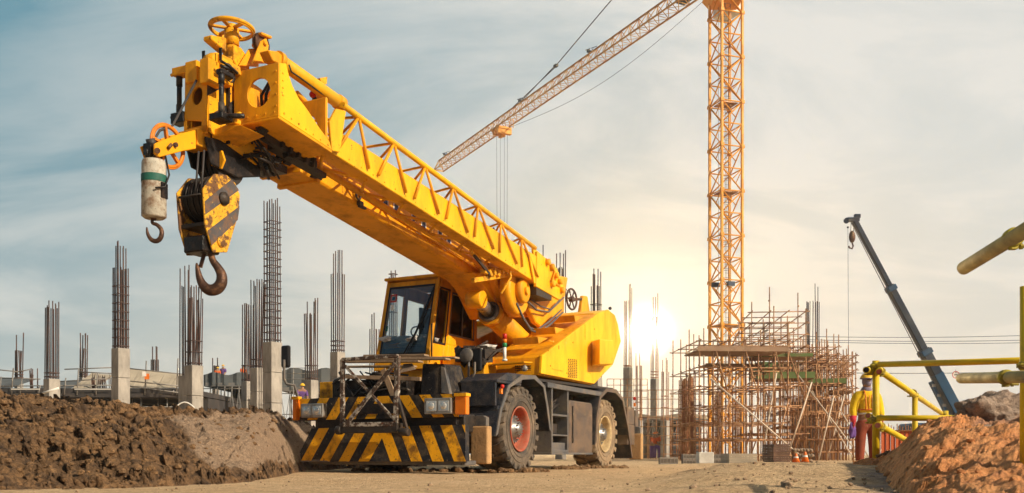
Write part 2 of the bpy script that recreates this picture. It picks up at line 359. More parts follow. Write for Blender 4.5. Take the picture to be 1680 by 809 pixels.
om = math_('SUBTRACT', 1.0, dot.outputs['Value'])
g1 = math_('MULTIPLY', math_('EXPONENT', math_('DIVIDE', om, -.00013)), 7.0)
g2 = math_('MULTIPLY', math_('EXPONENT', math_('DIVIDE', om, -.0030)), .45)
def scale_col(col, s):
    n = N(nt, 'ShaderNodeVectorMath', operation='SCALE'); n.inputs[0].default_value = col; nt.links.new(s, n.inputs['Scale']); return n.outputs[0]
def addv(a, b):
    n = N(nt, 'ShaderNodeVectorMath', operation='ADD'); nt.links.new(a, n.inputs[0]); nt.links.new(b, n.inputs[1]); return n.outputs[0]
g0 = math_('MULTIPLY', math_('EXPONENT', math_('DIVIDE', om, -.000009)), 12500.0)
tot = addv(addv(base, scale_col((1, .70, .33), g0)), addv(scale_col((1, .93, .74), g1), scale_col((1, .72, .34), g2)))
sc10 = N(nt, 'ShaderNodeVectorMath', operation='SCALE'); nt.links.new(tot, sc10.inputs[0]); sc10.inputs['Scale'].default_value = 9.3
nt.links.new(sc10.outputs[0], bg.inputs['Color']); bg.inputs['Strength'].default_value = .1
L = bpy.data.lights.new('sun', 'SUN'); L.energy = 5.0; L.angle = R(.6); L.color = (1, .86, .66)
lo = bpy.data.objects.new('sun', L); C.objects.link(lo); lo.rotation_euler = (-sun_to).to_track_quat('-Z', 'Y').to_euler()
cam = bpy.data.cameras.new('camera'); co = bpy.data.objects.new('camera', cam); C.objects.link(co); sc.camera = co
co.location = (0, 0, CZ); co.rotation_euler = (R(90), 0, 0); cam.sensor_width = 36; cam.lens = 36 * F / 1680; cam.shift_y = (HY - 404.5) / 1680
cam.clip_end = 6000; cam.clip_start = .05

# ------------------------------------------------------------------ ground
def gz(x, y):
    r = x / max(y, 1)
    z = .205 * smooth(r, .10, .27) * math.exp(-((y - 8.6) / 2.6) ** 2)
    z += .07 * smooth(y, 13, 22) * smooth(r, .12, .3) * (1 - smooth(y, 24, 34))
    z -= .02 * math.exp(-((y - 11) / 4) ** 2) * (1 - smooth(r, .0, .2))
    return z
def span(knots):
    out = []
    for (a, b, n) in knots: out += [a + (b - a) * i / n for i in range(n)]
    return out + [knots[-1][1]]
xs = span([(-2500, -60, 12), (-60, -7, 40), (-7, 8, 330), (8, 60, 40), (60, 2500, 12)])
ys = span([(-400, -5, 8), (-5, 4, 24), (4, 12, 190), (12, 26, 150), (26, 80, 60), (80, 400, 20), (400, 5000, 10)])
me = bpy.data.meshes.new('ground'); vs = []; grey = []
for y in ys:
    for x in xs:
        z = gz(x, y)
        if -8 < x < 9 and 2 < y < 40:
            n1 = noise.noise(V((x * .8, y * .8, 0))); n2 = noise.fractal(V((x * 3.1, y * 3.1, 4)), 1.0, 2.1, 4)
            rough = .35 + .65 * smooth(x / y, .08, .25)
            z += .016 * n1 + .013 * n2 * rough + .02 * max(0, noise.noise(V((x * 9, y * 7, 9))) - .25) * rough
            # wheel ruts along the track
            z -= .012 * math.exp(-((x + .35 * y - 4.6 + .3 * n1) / .22) ** 2)
        vs.append((x, y, z)); grey.append(max(0, min(1, smooth(x / max(y, .1) + .10 * noise.noise(V((x * 1.1, y * 1.1, 7))) + .05 * noise.noise(V((x * 4, y * 4, 2))), .26, .50) * .9 * (1 - smooth(y, 8.5, 13)))))
nx = len(xs)
fs = [(j * nx + i, j * nx + i + 1, (j + 1) * nx + i + 1, (j + 1) * nx + i) for j in range(len(ys) - 1) for i in range(nx - 1)]
me.from_pydata(vs, [], fs); me.materials.append(M['road'])
at = me.attributes.new('grey', 'FLOAT', 'POINT'); at.data.foreach_set('value', grey)
me.polygons.foreach_set('use_smooth', [True] * len(fs))
ground = bpy.data.objects.new('ground', me); C.objects.link(ground); tag(ground, kind='structure')

def mound(name, rows, px0, px1, nu, nv, m, amp, slabf, back=3.0, seed=0, off=(0, 0)):
    """rows: (px, base (X,Y), crest (X,Y,Z)) profile knots; ray-free heightfield mesh from base to crest and down behind."""
    def lerp(px):
        for a, b in zip(rows, rows[1:]):
            if px <= b[0]: break
        t = max(0, min(1, (px - a[0]) / (b[0] - a[0]))); 
        return [x + (y - x) * t for x, y in zip(a[1:], b[1:])]
    verts = []; attr = []
    for i in range(nu + 1):
        px = px0 + (px1 - px0) * i / nu
        by, bY, cy, cY = lerp(px)
        B = V(((px - CX) / F * bY, bY, 0)); K = V(((px - CX) / F * cY, cY, CZ + (HY - cy) / F * cY))
        for j in range(nv + 1):
            v = j / nv * 1.45
            if v <= 1:
                p = B.lerp(K, v); prof = 1 - (1 - v) ** 1.55 if v < 1 else 1
                p.z = K.z * (prof * .7 + v * .3)
            else:
                q = (v - 1) / .45; p = K + (K - B).normalized() * back * q; p.z = K.z * (1 - q * q) - .3 * q
            s = slabf(px, v)
            n = noise.fractal(V((p.x * 1.7, p.y * 1.7, p.z * 2 + seed)), .9, 2.1, 3)
            c1 = noise.turbulence(V((p.x * 5.5, p.y * 5.5, p.z * 5.5 + seed)), 4, False, amplitude_scale=.55, frequency_scale=2.1)
            fq = 1.9 if seed else 1.0; vq = V((p.x * 9.5, p.y * 8, p.z * 9.5)) * fq; vq = vq + V((noise.noise(vq * .8), noise.noise(vq * .8 + V((9, 0, 0))), 0)) * .6
            vo_ = noise.voronoi(vq); vr = vo_[0]; vp = vo_[1][0] * 7.7
            vL = noise.voronoi(V((p.x * 1.3 + n * .35, p.y * .4, p.z * 1.1)))[0] if s > 0 else (0, 1)
            big = noise.noise(V((p.x * 1.1 + 5, p.y * 1.1, 3)))
            edge = smooth(v, -.01, .045)
            rk = (1 - s)
            vd = vr[0]; vc = min(1, (vr[1] - vd) * 3.5)
            d = amp * edge * (n * .45 + rk * (.42 * vc * (.5 + 1.1 * noise.cell(vp)) + c1 * .42 - .45) + big * .8 + s * (.12 * n - .45 * (1 - min(1, (vL[1] - vL[0]) * 6.5))))
            if seed:
                f1_ = noise.fractal(V((p.x * 9, p.y * 9, p.z * 9)), .75, 2.2, 5); rd = abs(noise.noise(V((p.x * 4.2, p.y * 4.2, p.z * 4.2))))
                d = amp * edge * (n * 1.3 + big * 1.6 + f1_ * .55 - rd * 1.1 + .3 * max(0, .32 - vd) * 3)
            elif s > 0:
                d += s * edge * (.018 * noise.fractal(V((p.x * 8, p.y * 8, p.z * 8)), .8, 2.1, 4) - .05 * max(0, 1 - abs(noise.noise(V((p.x * 1.9 + 3, p.y * .3, p.z * 1.2)))) * 30) - .035 * max(0, noise.noise(V((p.x * 2.6, p.y * 2.6, p.z * 2.6 + 7))) - .2) * 3)
            p += V((0, -d * .75, d * .75))
            p.z += -.05 * (1 - smooth(v, 0, .03))
            verts.append(p); attr.append(s)
    W_ = nv + 1
    fc = [(i * W_ + j, (i + 1) * W_ + j, (i + 1) * W_ + j + 1, i * W_ + j + 1) for i in range(nu) for j in range(nv)]
    me = bpy.data.meshes.new(name); me.from_pydata(verts, [], fc); me.materials.append(M[m])
    at = me.attributes.new('slab', 'FLOAT', 'POINT'); at.data.foreach_set('value', attr)
    me.polygons.foreach_set('use_smooth', [True] * len(fc))
    o = bpy.data.objects.new(name, me); C.objects.link(o); tag(o, kind='structure'); return o, verts
def slab_left(px, v):
    a = smooth(px + 60 * noise.noise(V((v * 3, 0, 1))), 235 + 110 * max(0, .75 - v), 300 + 110 * max(0, .75 - v))
    return a * smooth(v, .10, .20) * (1 - smooth(v, .80, .93))
ZB = lambda y: CZ / (y - HY) * F
rowsL = [(-260, 0, 5.2, 640, 11.0), (0, 0, ZB(804), 646, 11.6), (130, 0, ZB(801), 652, 11.9), (240, 0, ZB(798), 664, 12.6), (330, 0, ZB(794), 674, 13.2),
         (410, 0, ZB(788), 668, 14.6), (440, 0, 11.3, 672, 16.0), (470, 0, 13.0, 682, 17.8), (500, 0, 15.4, 690, 19.6), (540, 0, 17.0, 704, 21.0), (600, 0, 19.5, 720, 22.5), (640, 0, 20.5, 736, 24), (700, 0, 22, 747, 25)]
mound_left, mv = mound('dirt_mound', rowsL, -260, 700, 640, 210, 'mound', .15, slab_left)
def slab_right(px, v): return .55 * smooth(px, 1540, 1620) * smooth(v, .55, .75)
rowsR = [(1400, 0, 7.9, 757, 8.1), (1440, 0, 6.3, 750, 8.0), (1475, 0, 5.2, 728, 7.9), (1505, 0, 4.6, 702, 7.9), (1545, 0, 4.2, 690, 8.0), (1600, 0, 4.0, 680, 8.2),
         (1680, 0, 3.9, 668, 8.4), (1900, 0, 3.9, 660, 8.6)]
mound_right, mv2 = mound('clay_heap', rowsR, 1400, 1900, 320, 170, 'mound_flare', .060, slab_right, back=1.6, seed=11)
# big broken clod on the right heap
def clod(name, c, r, sq, seed, m, label, sub=5):
    t = bmesh.new(); bmesh.ops.create_icosphere(t, subdivisions=sub, radius=1)
    for v in t.verts:
        d = v.co.normalized()
        q = V((round(d.x * 2.2) / 2.2, round(d.y * 2.2) / 2.2, round(d.z * 2.2) / 2.2))
        k = 1 + .34 * noise.noise(d * 1.5 + V((seed, 0, 0))) + .12 * noise.noise(d * 5.5) - .12 * max(0, 1 - abs(noise.noise(d * 1.6 + V((2, seed, 1)))) * 22) + .16 * noise.turbulence(d * 3 + V((0, seed, 0)), 5, True) - .20 * noise.voronoi(d * 2.6 + V((seed, 0, 0)))[0][0]
        v.co = V((d.x * sq[0], d.y * sq[1], d.z * sq[2])) * r * k
    for f in t.faces: f.smooth = True
    me = bpy.data.meshes.new(name); t.to_mesh(me); t.free(); me.materials.append(M[m])
    o = bpy.data.objects.new(name, me); C.objects.link(o); o.location = c; tag(o, label, 'clod'); return o
clod('boulder', W(1640, 692, 7.7), .33, (1.3, .9, .72), 5.5, 'rock_grey', 'big cracked grey brown earth boulder on top of the orange heap')
clod('boulder', W(1618, 664, 7.6), .085, (1.1, .8, .9), 9.1, 'rock_grey', 'small jagged lump sticking up from the big cracked boulder', 4)
clod('boulder', W(1648, 722, 6.9), .19, (1.5, 1, .7), 2.2, 'rock_grey', 'rounded reddish lump below the big cracked boulder', 4)
clod('boulder', W(1456, 752, 8.0), .075, (1.2, 1, .8), 3.2, 'rock', 'pale round clod at the foot of the yellow pipe post', 4)
# clods scattered on the mound, stones on the ground
b = MB(); rr = random.Random(3); cnt = 0
while cnt < 2600:
    p = rr.choice(mv)
    if p.z < -.02: continue
    px = CX + p.x / p.y * F
    if 270 < px < 520 and rr.random() < .8: continue
    r = .012 + .055 * rr.random() ** 4
    b.blob(p + V((0, -r * .3, r * .25)), r, rr.random() * 50, 1, .5, (1, .9, .75)); cnt += 1
tag(b.build('loose_clods', 'rock'), 'brown clods of dug clay lying loose over the long dirt mound', 'clods', kind='stuff')
b = MB(); rr = random.Random(5)
for i in range(260):
    p = rr.choice(mv2)
    if p.z < 0: continue
    r = .006 + .03 * rr.random() ** 3
    b.blob(p + V((0, -r * .3, r * .3)), r, rr.random() * 50, 1, .5, (1, .9, .75))
tag(b.build('clay_crumbs', 'mound_flare'), 'flare tinted orange crumbs and lumps lying on the clay heap beside the yellow pipes', 'crumbs', kind='stuff')
b = MB()
for i in range(1700):
    Y = 5.5 + 16 * rr.random() ** 1.6; px = -60 + 1560 * rr.random()
    x = (px - CX) / F * Y
    if px < 560 and Y > ZB(806 - px * .05) - .2: continue
    if px < 900 and rr.random() < .5: continue
    r = .003 + .013 * rr.random() ** 3 + (.02 if rr.random() < .015 else 0)
    if px > 1150: r *= 1.35
    b.blob((x, Y, gz(x, Y) + r * .3), r, rr.random() * 50, 1, .4, (1, .9, .7))
tag(b.build('gravel', 'pebble'), 'small stones and crumbs scattered on the sandy ground', 'gravel', kind='stuff')
b = MB()
for i in range(330):
    Y = 14.4 + 2.2 * rr.random(); px = 560 + 230 * rr.random() if i < 80 else 905 + 60 * rr.random()
    Y = 15 + 1 * rr.random() if i < 80 else 17.2 + .7 * rr.random()
    if i >= 200: k_ = i % 2; px = (800, 960)[k_] + (100, 70)[k_] * rr.random(); Y = (14.6, 18.3)[k_] + .5 * rr.random()
    x = (px - CX) / F * Y; r = .02 + .06 * rr.random() ** 2
    b.blob((x, Y, r * .3), r, rr.random() * 50, 1, .5, (1, .9, .8))
tag(b.build('clod_row', 'rock'), 'clods of earth pushed up between and before the crane tyres', 'clods', kind='stuff')

# ------------------------------------------------------------------ the yellow rough terrain crane
ANG = math.atan2(UY, UX)
CO = (OX, OY, 0)
crane = empty('mobile_crane', CO, ANG, 'big yellow rough terrain crane with hazard striped bumper and boom lowered over its cab', 'mobile crane')
def c2w(p): return V((OX + UX * p[0] + WX * p[1], OY + UY * p[0] + WY * p[1], p[2]))
def P3(s, t, h): return V((s, t, h))
EX, EY, EZ = V((1, 0, 0)), V((0, 1, 0)), V((0, 0, 1))
# --- chassis
b = MB()
b.box2((-1.5, .75, .62), (6.3, 2.35, 1.15)); b.box2((-1.2, .45, 1.05), (6.3, 2.65, 1.28))
b.box2((-.2, .2, .45), (.2, 2.9, .8)); b.box2((4.3, .2, .45), (4.7, 2.9, .8))
b.box2((1.2, .5, .3), (3.3, 2.7, .7))
b.box2((-1.7, .15, .62), (-1.35, 2.95, .9)); b.box2((5.85, .15, .55), (6.25, 2.95, .95))
b.box2((1.9, .5, 1.28), (5.9, 2.7, 1.62))
b.tube([(2.6, 1.55, 1.2), (2.6, 1.55, 1.75)], .95, 32)
b.build('chassis', 'dark_steel', crane, .02)
# --- wheels
TR, TW = .725, .52
def tyre_bm(m):
    b = MB(); s = TW / 2
    prof = [(-s * .78, .37), (-s * .98, .43), (-s * 1.02, .52), (-s * .98, .62), (-s * .88, .675), (-s * .5, .685), (0, .69), (s * .5, .685), (s * .88, .675), (s * .98, .62), (s * 1.02, .52), (s * .98, .43), (s * .78, .37), (s * .6, .34), (-s * .6, .34), (-s * .78, .37)]
    b.lathe((0, 0, 0), (0, 1, 0), prof, 64, True, False)
    b.torus((0, -s * 1.0, 0), (0, 1, 0), .47, .012, 64, 6); b.torus((0, -s * 1.01, 0), (0, 1, 0), .56, .010, 64, 6)
    n = 22
    for side in (-1, 1):
        for k in range(n):
            a0 = 2 * math.pi * (k + (.5 if side > 0 else 0)) / n
            def pt(a, y, r): return V((math.cos(a) * r, y, math.sin(a) * r))
            wd = .155; sk = .16
            # lug: from centre (y~0) skewed to shoulder, then turned down the sidewall
            for (ya, yb, aa, ab, ra, rb) in ((-.02 * side, .72 * s * side, a0 + sk, a0 + sk * .35, .72, .728), (.72 * s * side, 1.04 * s * side, a0 + sk * .35, a0, .728, .705), (1.04 * s * side, 1.05 * s * side, a0, a0 - .02, .705, .62)):
                if yb != 1.05 * s * side:
                    q0 = [pt(aa, ya, .66), pt(aa + wd, ya, .66), pt(ab + wd, yb, .66), pt(ab, yb, .66)]
                    q1 = [pt(aa + .012, ya, ra), pt(aa + wd - .012, ya, ra), pt(ab + wd - .012, yb, rb), pt(ab + .012, yb, rb)]
                else:
                    q0 = [pt(aa, ya * .93, .70), pt(aa + wd, ya * .93, .70), pt(ab + wd * .8, yb * .93, .59), pt(ab + .02, yb * .93, .59)]
                    q1 = [pt(aa + .012, ya, .70), pt(aa + wd - .012, ya, .70), pt(ab + wd * .8, yb * .985, .61), pt(ab + .03, yb * .985, .61)]
                b.hexa(q0, q1)
    return b
def wheel(loc, rimm, rub, front=True):
    e = empty('wheel', loc); e.parent = crane
    t = tyre_bm(rub).build('tyre', rub, e)
    b = MB(); o = -TW / 2
    b.lathe((0, 0, 0), (0, 1, 0), [(o * .85, .37), (o * .92, .385), (o * .98, .38), (o * .96, .36), (o * .8, .345), (o * .55, .33), (o * .25, .325), (o * .2, .30), (o * .28, .24), (o * .25, .16), (o * .22, 0.0), (.2, 0.0), (.2, .35)], 48, True, False)
    b.build('rim', rimm, e)
    b = MB()
    b.lathe((0, 0, 0), (0, 1, 0), [(0, .20), (o * .45, .20), (o * .5, .185), (o * .55, .14), (o * .8, .125), (o * .84, .10), (o * .95, .085), (o * .98, .0)], 32, True)
    for k in range(20):
        a = 2 * math.pi * k / 20
        b.lathe((math.cos(a) * .215, o * .3, math.sin(a) * .215), (0, -1, 0), [(0, .017), (.075, .017)], 6, False)
    for k in range(12):
        a = 2 * math.pi * k / 12
        b.lathe((math.cos(a) * .108, o * .75, math.sin(a) * .108), (0, -1, 0), [(0, .011), (.055, .011)], 6, False)
    b.build('hub', 'steel', e); return e
wheel((.0, TW / 2, TR - .015), 'red_rim', 'rubber'); wheel((4.22, TW / 2, TR - .015), 'cream_rim', 'rubber_pale')
wheel((.0, 2.62, TR - .015), 'red_rim', 'rubber'); wheel((4.22, 2.62, TR - .015), 'cream_rim', 'rubber_pale')
# --- fenders
def arch(name, pts, t0, depth, th, m, lip):
    b = MB(); P = [SD(px, py, t0) for px, py in pts]
    c = sum(P, V((0, 0, 0))) / len(P)
    for a, d in zip(P, P[1:]):
        ia, id_ = a + (c - a).normalized() * th, d + (c - d).normalized() * th
        b.hexa([a, d, id_, ia], [q + V((0, depth, 0)) for q in (a, d, id_, ia)])
    f = b.build(name, m, crane, .006)
    b = MB()
    for a, d in zip(P, P[1:]):
        ia, id_ = a + (c - a).normalized() * .085, d + (c - d).normalized() * .085
        b.hexa([q + V((0, -.018, 0)) for q in (a, d, id_, ia)], [q + V((0, -.002, 0)) for q in (a, d, id_, ia)])
    b.build('arch_lip', lip, f); return f
arch('fender', [(812, 716), (819, 672), (832, 633), (855, 615), (877, 616), (893, 633), (899, 672), (903, 708)], -.06, .72, .04, 'checker', 'grey_paint')
arch('fender', [(975, 730), (978, 682), (983, 650), (994, 637), (1010, 639), (1022, 655), (1031, 704), (1037, 752)], -.06, .72, .04, 'checker', 'tank')
b = MB()
for (S, hh) in ((-.95, 1.46),):
    b.box2((-1.0, -.05, 1.42), (-.1, .62, 1.46)); b.box2((-1.0, -.02, 1.05), (-.96, .60, 1.43)); b.box2((-.96, -.04, .70), (-.92, .6, 1.05))
    b.hexa([(-1.0, -.05, 1.46), (-1.0, .62, 1.46), (-.1, .62, 1.46), (-.1, -.05, 1.46)], [(-.62, -.05, 1.60), (-.62, .62, 1.60), (0, .62, 1.62), (0, -.05, 1.62)])
b.build('step_deck', 'checker', crane, .008)
b = MB(); b.box2((.98, -.07, 1.47), (3.86, -.03, 1.56)); b.box2((.98, -.03, 1.50), (3.86, .9, 1.54)); b.box2((1.0, .05, 1.1), (1.04, .6, 1.5)); b.build('side_rail', 'grey_paint', crane, .006)
# --- lockers between the wheels
b = MB()
for s0 in (1.22, 1.98): b.box2((s0, -.04, .30), (s0 + .05, .5, 1.49))
for hh, d in ((.32, .05), (.62, .03), (.98, .04)): b.box2((1.27, -.035, hh), (1.98, .45, hh + d))
b.box2((1.2, -.05, .28), (3.3, .4, .32)); b.box2((1.25, .45, .3), (2.0, .5, 1.5)); b.box2((1.3, 0, .36), (1.95, .04, .5))
b.build('tool_rack', 'grey_paint', crane, .006)
b = MB(); rr = random.Random(8)
for i in range(9): b.tube([(1.35 + .55 * rr.random(), .15, 1.03 + .02 * i), (1.4 + .5 * rr.random(), .1, 1.2 + .2 * rr.random()), (1.5 + .4 * rr.random(), .25, 1.05)], .016, 6)
b.box2((1.35, .1, .67), (1.8, .4, .85)); b.build('spare_gear', 'dark_steel', crane)
P = [(2.07, .30), (3.27, .30), (3.32, .40), (3.32, 1.22), (3.26, 1.31), (2.12, 1.31), (2.07, 1.26)]
b = MB(); b.prism([(s, -.04, h) for s, h in P], (0, .62, 0)); b.build('fuel_tank', 'tank', crane, .03, 3)
b = MB(); b.box2((2.2, -.06, .5), (2.235, -.04, 1.2)); b.build('tank_strap', 'dark_steel', crane)
# --- outriggers
def floatp(s, t, h0, h1, w_, d, flip=1):
    b = MB(); b.box2((s - d / 2, t - w_ / 2, h0), (s + d / 2, t + w_ / 2, h1 - .16)); f = b.build('outrigger_pad', 'float', crane, .025, 2)
    b = MB(); b.prism([(s - .05, t - w_ * .38, h1 - .16), (s - .05, t + w_ * .38, h1 - .16), (s - .05, t + w_ * .38, h1 - .03), (s - .05, t + w_ * .2, h1), (s - .05, t - w_ * .2, h1), (s - .05, t - w_ * .38, h1 - .03)], (.1, 0, 0))
    b.build('pad_bracket', 'grey_paint', f, .006)
    b = MB(); b.tube([(s + .06, t, h0 + .3), (s + .06, t, h0 + .3), (s + .4, t + .05, .8)], .06, 10); b.build('jack_rod', 'steel', f)
floatp(-1.36, .05, .135, .88, .30, .16); floatp(6.15, -.04, .17, .92, .3, .16)
floatp(-1.36, 3.05, .135, .88, .30, .16); floatp(6.15, 3.1, .17, .92, .3, .16)
b = MB(); b.box2((5.6, -.02, .95), (6.1, .25, 1.35)); b.box2((5.55, -.04, .50), (6.05, .2, .95)); b.box2((6.25, 0, .6), (6.45, 3.05, 1.3)); b.build('rear_bumper', 'tank', crane, .015)
# --- bumpers with hazard stripes
def clip(poly, a, nrm):
    out = []
    for i in range(len(poly)):
        p, q = poly[i], poly[(i + 1) % len(poly)]
        dp, dq = (p[0] - a[0]) * nrm[0] + (p[1] - a[1]) * nrm[1], (q[0] - a[0]) * nrm[0] + (q[1] - a[1]) * nrm[1]
        if dp >= 0: out.append(p)
        if dp * dq < 0: t = dp / (dp - dq); out.append((p[0] + (q[0] - p[0]) * t, p[1] + (q[1] - p[1]) * t))
    return out
def striped(name, corners, S0, lean, thick, tc_, period, width, shift, holes=()):
    """corners (t,h) polygon; stripes form a chevron that peaks at t=tc_."""
    b = MB(); hs = [c[1] for c in corners]; h0, h1 = min(hs), max(hs)
    def X(t, h, o=0): return V((S0 + lean * (h1 - h) / (h1 - h0) - o, t, h))
    b.hexa([X(t, h) for t, h in corners], [X(t, h, -thick) for t, h in corners])
    b.mi = 1
    for sgn in (-1, 1):
        for k in range(-1, 12):
            a = k * period - (shift if sgn else 0) + .0
            # at top (h1) the stripe spans [x0, x0+width] away from centre; at bottom it has moved outwards by shift
            x0 = k * period - width * .5 if k >= 0 else -99
            if x0 == -99: continue
            top0, top1, bot0, bot1 = x0, x0 + width, x0 + shift, x0 + width + shift
            poly = [(tc_ + sgn * top0, h1), (tc_ + sgn * top1, h1), (tc_ + sgn * bot1, h0), (tc_ + sgn * bot0, h0)]
            cc = list(corners)
            area = sum(cc[i][0] * cc[(i + 1) % len(cc)][1] - cc[(i + 1) % len(cc)][0] * cc[i][1] for i in range(len(cc)))
            if area < 0: cc.reverse()
            for i in range(len(cc)):
                p, q = cc[i], cc[(i + 1) % len(cc)]
                poly = clip(poly, p, (-(q[1] - p[1]), q[0] - p[0]))
                if len(poly) < 3: break
            if len(poly) >= 3: poly = clip(poly, (tc_, 0), (sgn, 0))
            if len(poly) >= 3: b.prism([X(t, h, .003) for t, h in poly], (.0028, 0, 0))
    return b.build(name, ['black', 'yellow_worn'], crane)
lo_c = [FR(765, 697, -1.8), FR(771, 757, -1.8), FR(503, 757, -1.8), FR(499, 742, -1.8), FR(514, 703, -1.8)]
lb = striped('lower_bumper', [(c.y, c.z) for c in lo_c], -1.84, -.10, .12, FR(631, 700, -1.8).y, .375, .20, .30)
b = MB(); b.box2((-1.86, .06, .12), (-1.5, 2.95, .19)); b.prism([(-1.95, 3.06, .16), (-1.95, 2.45, .16), (-1.85, 3.04, .42)], (.25, 0, 0)); b.build('skid_plate', 'grey_paint', lb, .01)
up_c = [FR(755, 646, -1.8), FR(755, 684, -1.8), FR(484, 690, -1.8), FR(488, 655, -1.8)]
ub = striped('upper_bumper', [(c.y, c.z) for c in up_c], -1.84, 0, .3, FR(631, 650, -1.8).y, .375, .19, .25)
b = MB(); b.box2((-1.78, .25, .60), (-1.2, 2.85, .86)); b.build('bumper_bracket', 'grease', ub, .01)
b = MB(); q = FR(604, 668, -1.86); b.box2((-1.855, 1.30, .92), (-1.84, 2.0, 1.08)); b.build('tow_recess', 'grease', ub)
def headlight(px0, py0, px1, py1):
    a, c = FR(px0, py0, -1.9), FR(px1, py1, -1.9)
    b = MB(); b.box2((-1.96, c.y, c.z), (-1.84, a.y, a.z)); h = b.build('headlight', 'chrome', crane, .012, 2)
    w_ = (a.y - c.y); hh = a.z - c.z
    for k in (0, 1):
        y0 = c.y + w_ * (.08 + .46 * k); b = MB(); b.box2((-1.966, y0, c.z + hh * .18), (-1.955, y0 + w_ * .38, a.z - hh * .18)); g = b.build('lens', 'lens', h, .006, 2)
        b = MB(); b.lathe((-1.966, y0 + w_ * .19, (a.z + c.z) / 2), (-1, 0, 0), [(0, .055), (.006, .05), (.010, .03), (.011, 0)], 20); b.build('bulb_cover', 'lens', g)
headlight(497, 663, 533, 685); headlight(699, 654, 743, 679)
for (x0, y0, x1, y1) in ((749, 651, 767, 680), (483, 656, 489, 689)):
    a, c = FR(x0, y0, -1.88), FR(x1, y1, -1.88)
    b = MB(); b.box2((-1.93, c.y, c.z + .0), (-1.82, a.y, a.z)); o = b.build('indicator_light', 'amber', crane, .01, 2)
    b = MB(); b.box2((-1.945, c.y - .012, a.z), (-1.80, a.y + .012, a.z + .05)); b.build('lamp_hood', 'yellow_worn', o, .004)
# --- x-braced guard frame hung in front of the bumper
b = MB(); S = -2.08
A, Bq, Cq, Dq = FR(562, 590, S), FR(562, 708, S), FR(652, 584, S), FR(650, 710, S)
b.beam(A, Bq, .075, .05, (1, 0, 0)); b.beam(Cq, Dq, .085, .06, (1, 0, 0)); b.beam(A + V((0, 0, .0)), Cq, .05, .075, (1, 0, 0))
b.build('guard_post', 'chipped', crane, .006)
b = MB(); b.beam(FR(566, 600, S - .02), FR(650, 692, S - .02), .045, .025, (1, 0, 0)); b.beam(FR(648, 596, S - .05), FR(570, 694, S - .05), .065, .03, (1, 0, 0)); b.build('guard_brace', 'chipped', crane, .004)
b = MB(); b.box2((S - .06, Cq.y - .03, Dq.z + .0), (S + .12, A.y + .03, Dq.z + .15)); b.tube([(S - .02, Cq.y - .05, Dq.z + .02), (S - .02, Cq.y - .22, Dq.z + .0)], .06, 12); b.tube([(S - .02, A.y + .1, Dq.z + .05), (S - .02, A.y, Dq.z + .05)], .07, 12)
b.beam(FR(652, 650, S), FR(668, 706, S), .05, .05, (1, 0, 0)); b.build('guard_sill', 'dark_steel', crane, .008)
b = MB(); b.box2((S - .065, Cq.y + .05, Dq.z + .10), (S + .10, A.y - .05, Dq.z + .165)); b.build('guard_tread', 'chipped', crane, .004)
# --- gear carried on the front deck
b = MB(); b.box2((-1.55, .45, 1.16), (-.2, 3.05, 1.22)); b.box2((-1.5, 1.3, 1.2), (-.3, 2.75, 1.5)); b.build('front_deck', 'grease', crane, .01)
b = MB()
for i in range(16):
    y0 = 1.15 + .9 * rr.random(); b.tube([(-1.5 - .1 * rr.random(), y0, 1.25 + .4 * rr.random()), (-1.6, y0 + .35, 1.2 + .4 * rr.random()), (-1.5, y0 + .7, 1.3 + .35 * rr.random())], .012 + .014 * rr.random(), 6)
b.build('hose_bundle', 'black', crane)
b = MB()
for i, (x0, x1, y) in enumerate(((566, 690, 594), (572, 735, 590), (600, 750, 588), (563, 680, 602), (600, 700, 584))):
    a, c = FR(x0, y, -1.5 + .2 * i), FR(x1, y - 1, -1.5 + .2 * i); b.beam(a, c, .16, .028, (0, 0, 1))
b.build('plank_stack', 'wood', crane, .003)
b = MB(); b.beam(FR(628, 606, -1.75), FR(655, 672, -1.75), .10, .02, (1, 0, 0)); b.beam(FR(565, 618, -1.6), FR(690, 622, -1.6), .05, .06, (0, 0, 1)); b.build('loose_board', 'wood', crane, .003)
a, c = FR(692, 597, -1.3), FR(745, 645, -1.3)
b = MB(); b.hexa([(-1.35, a.y, 1.2), (-1.35, c.y + .05, 1.2), (-.7, c.y + .02, 1.2), (-.7, a.y, 1.2)], [(-1.25, a.y + .02, 1.74), (-1.25, c.y + .2, 1.72), (-.7, c.y + .2, 1.74), (-.7, a.y, 1.76)]); bb_ = b.build('battery_box', 'black', crane, .02, 2)
b = MB(); b.hexa([(-1.36, c.y + .2, 1.25), (-1.36, c.y + .04, 1.22), (-1.3, c.y + .02, 1.22), (-1.3, c.y + .2, 1.25)], [(-1.27, c.y + .26, 1.68), (-1.27, c.y + .19, 1.66), (-1.2, c.y + .19, 1.66), (-1.2, c.y + .26, 1.68)]); b.build('side_panel', 'grey_paint', bb_, .008)
a, c = FR(524, 627, -1.1), FR(568, 652, -1.1); b = MB(); b.box2((-1.1, c.y, c.z - .05), (-1.0, a.y, a.z)); b.build('lamp_bracket', 'yellow_worn', crane, .01)
b = MB(); b.hexa([FR(655, 612, -1.62), FR(682, 606, -1.62), FR(676, 598, -1.5), FR(662, 600, -1.5)], [FR(655, 611, -1.4), FR(682, 605, -1.4), FR(676, 596, -1.4), FR(662, 597, -1.4)]); b.build('cardboard_sheet', 'sack', crane)
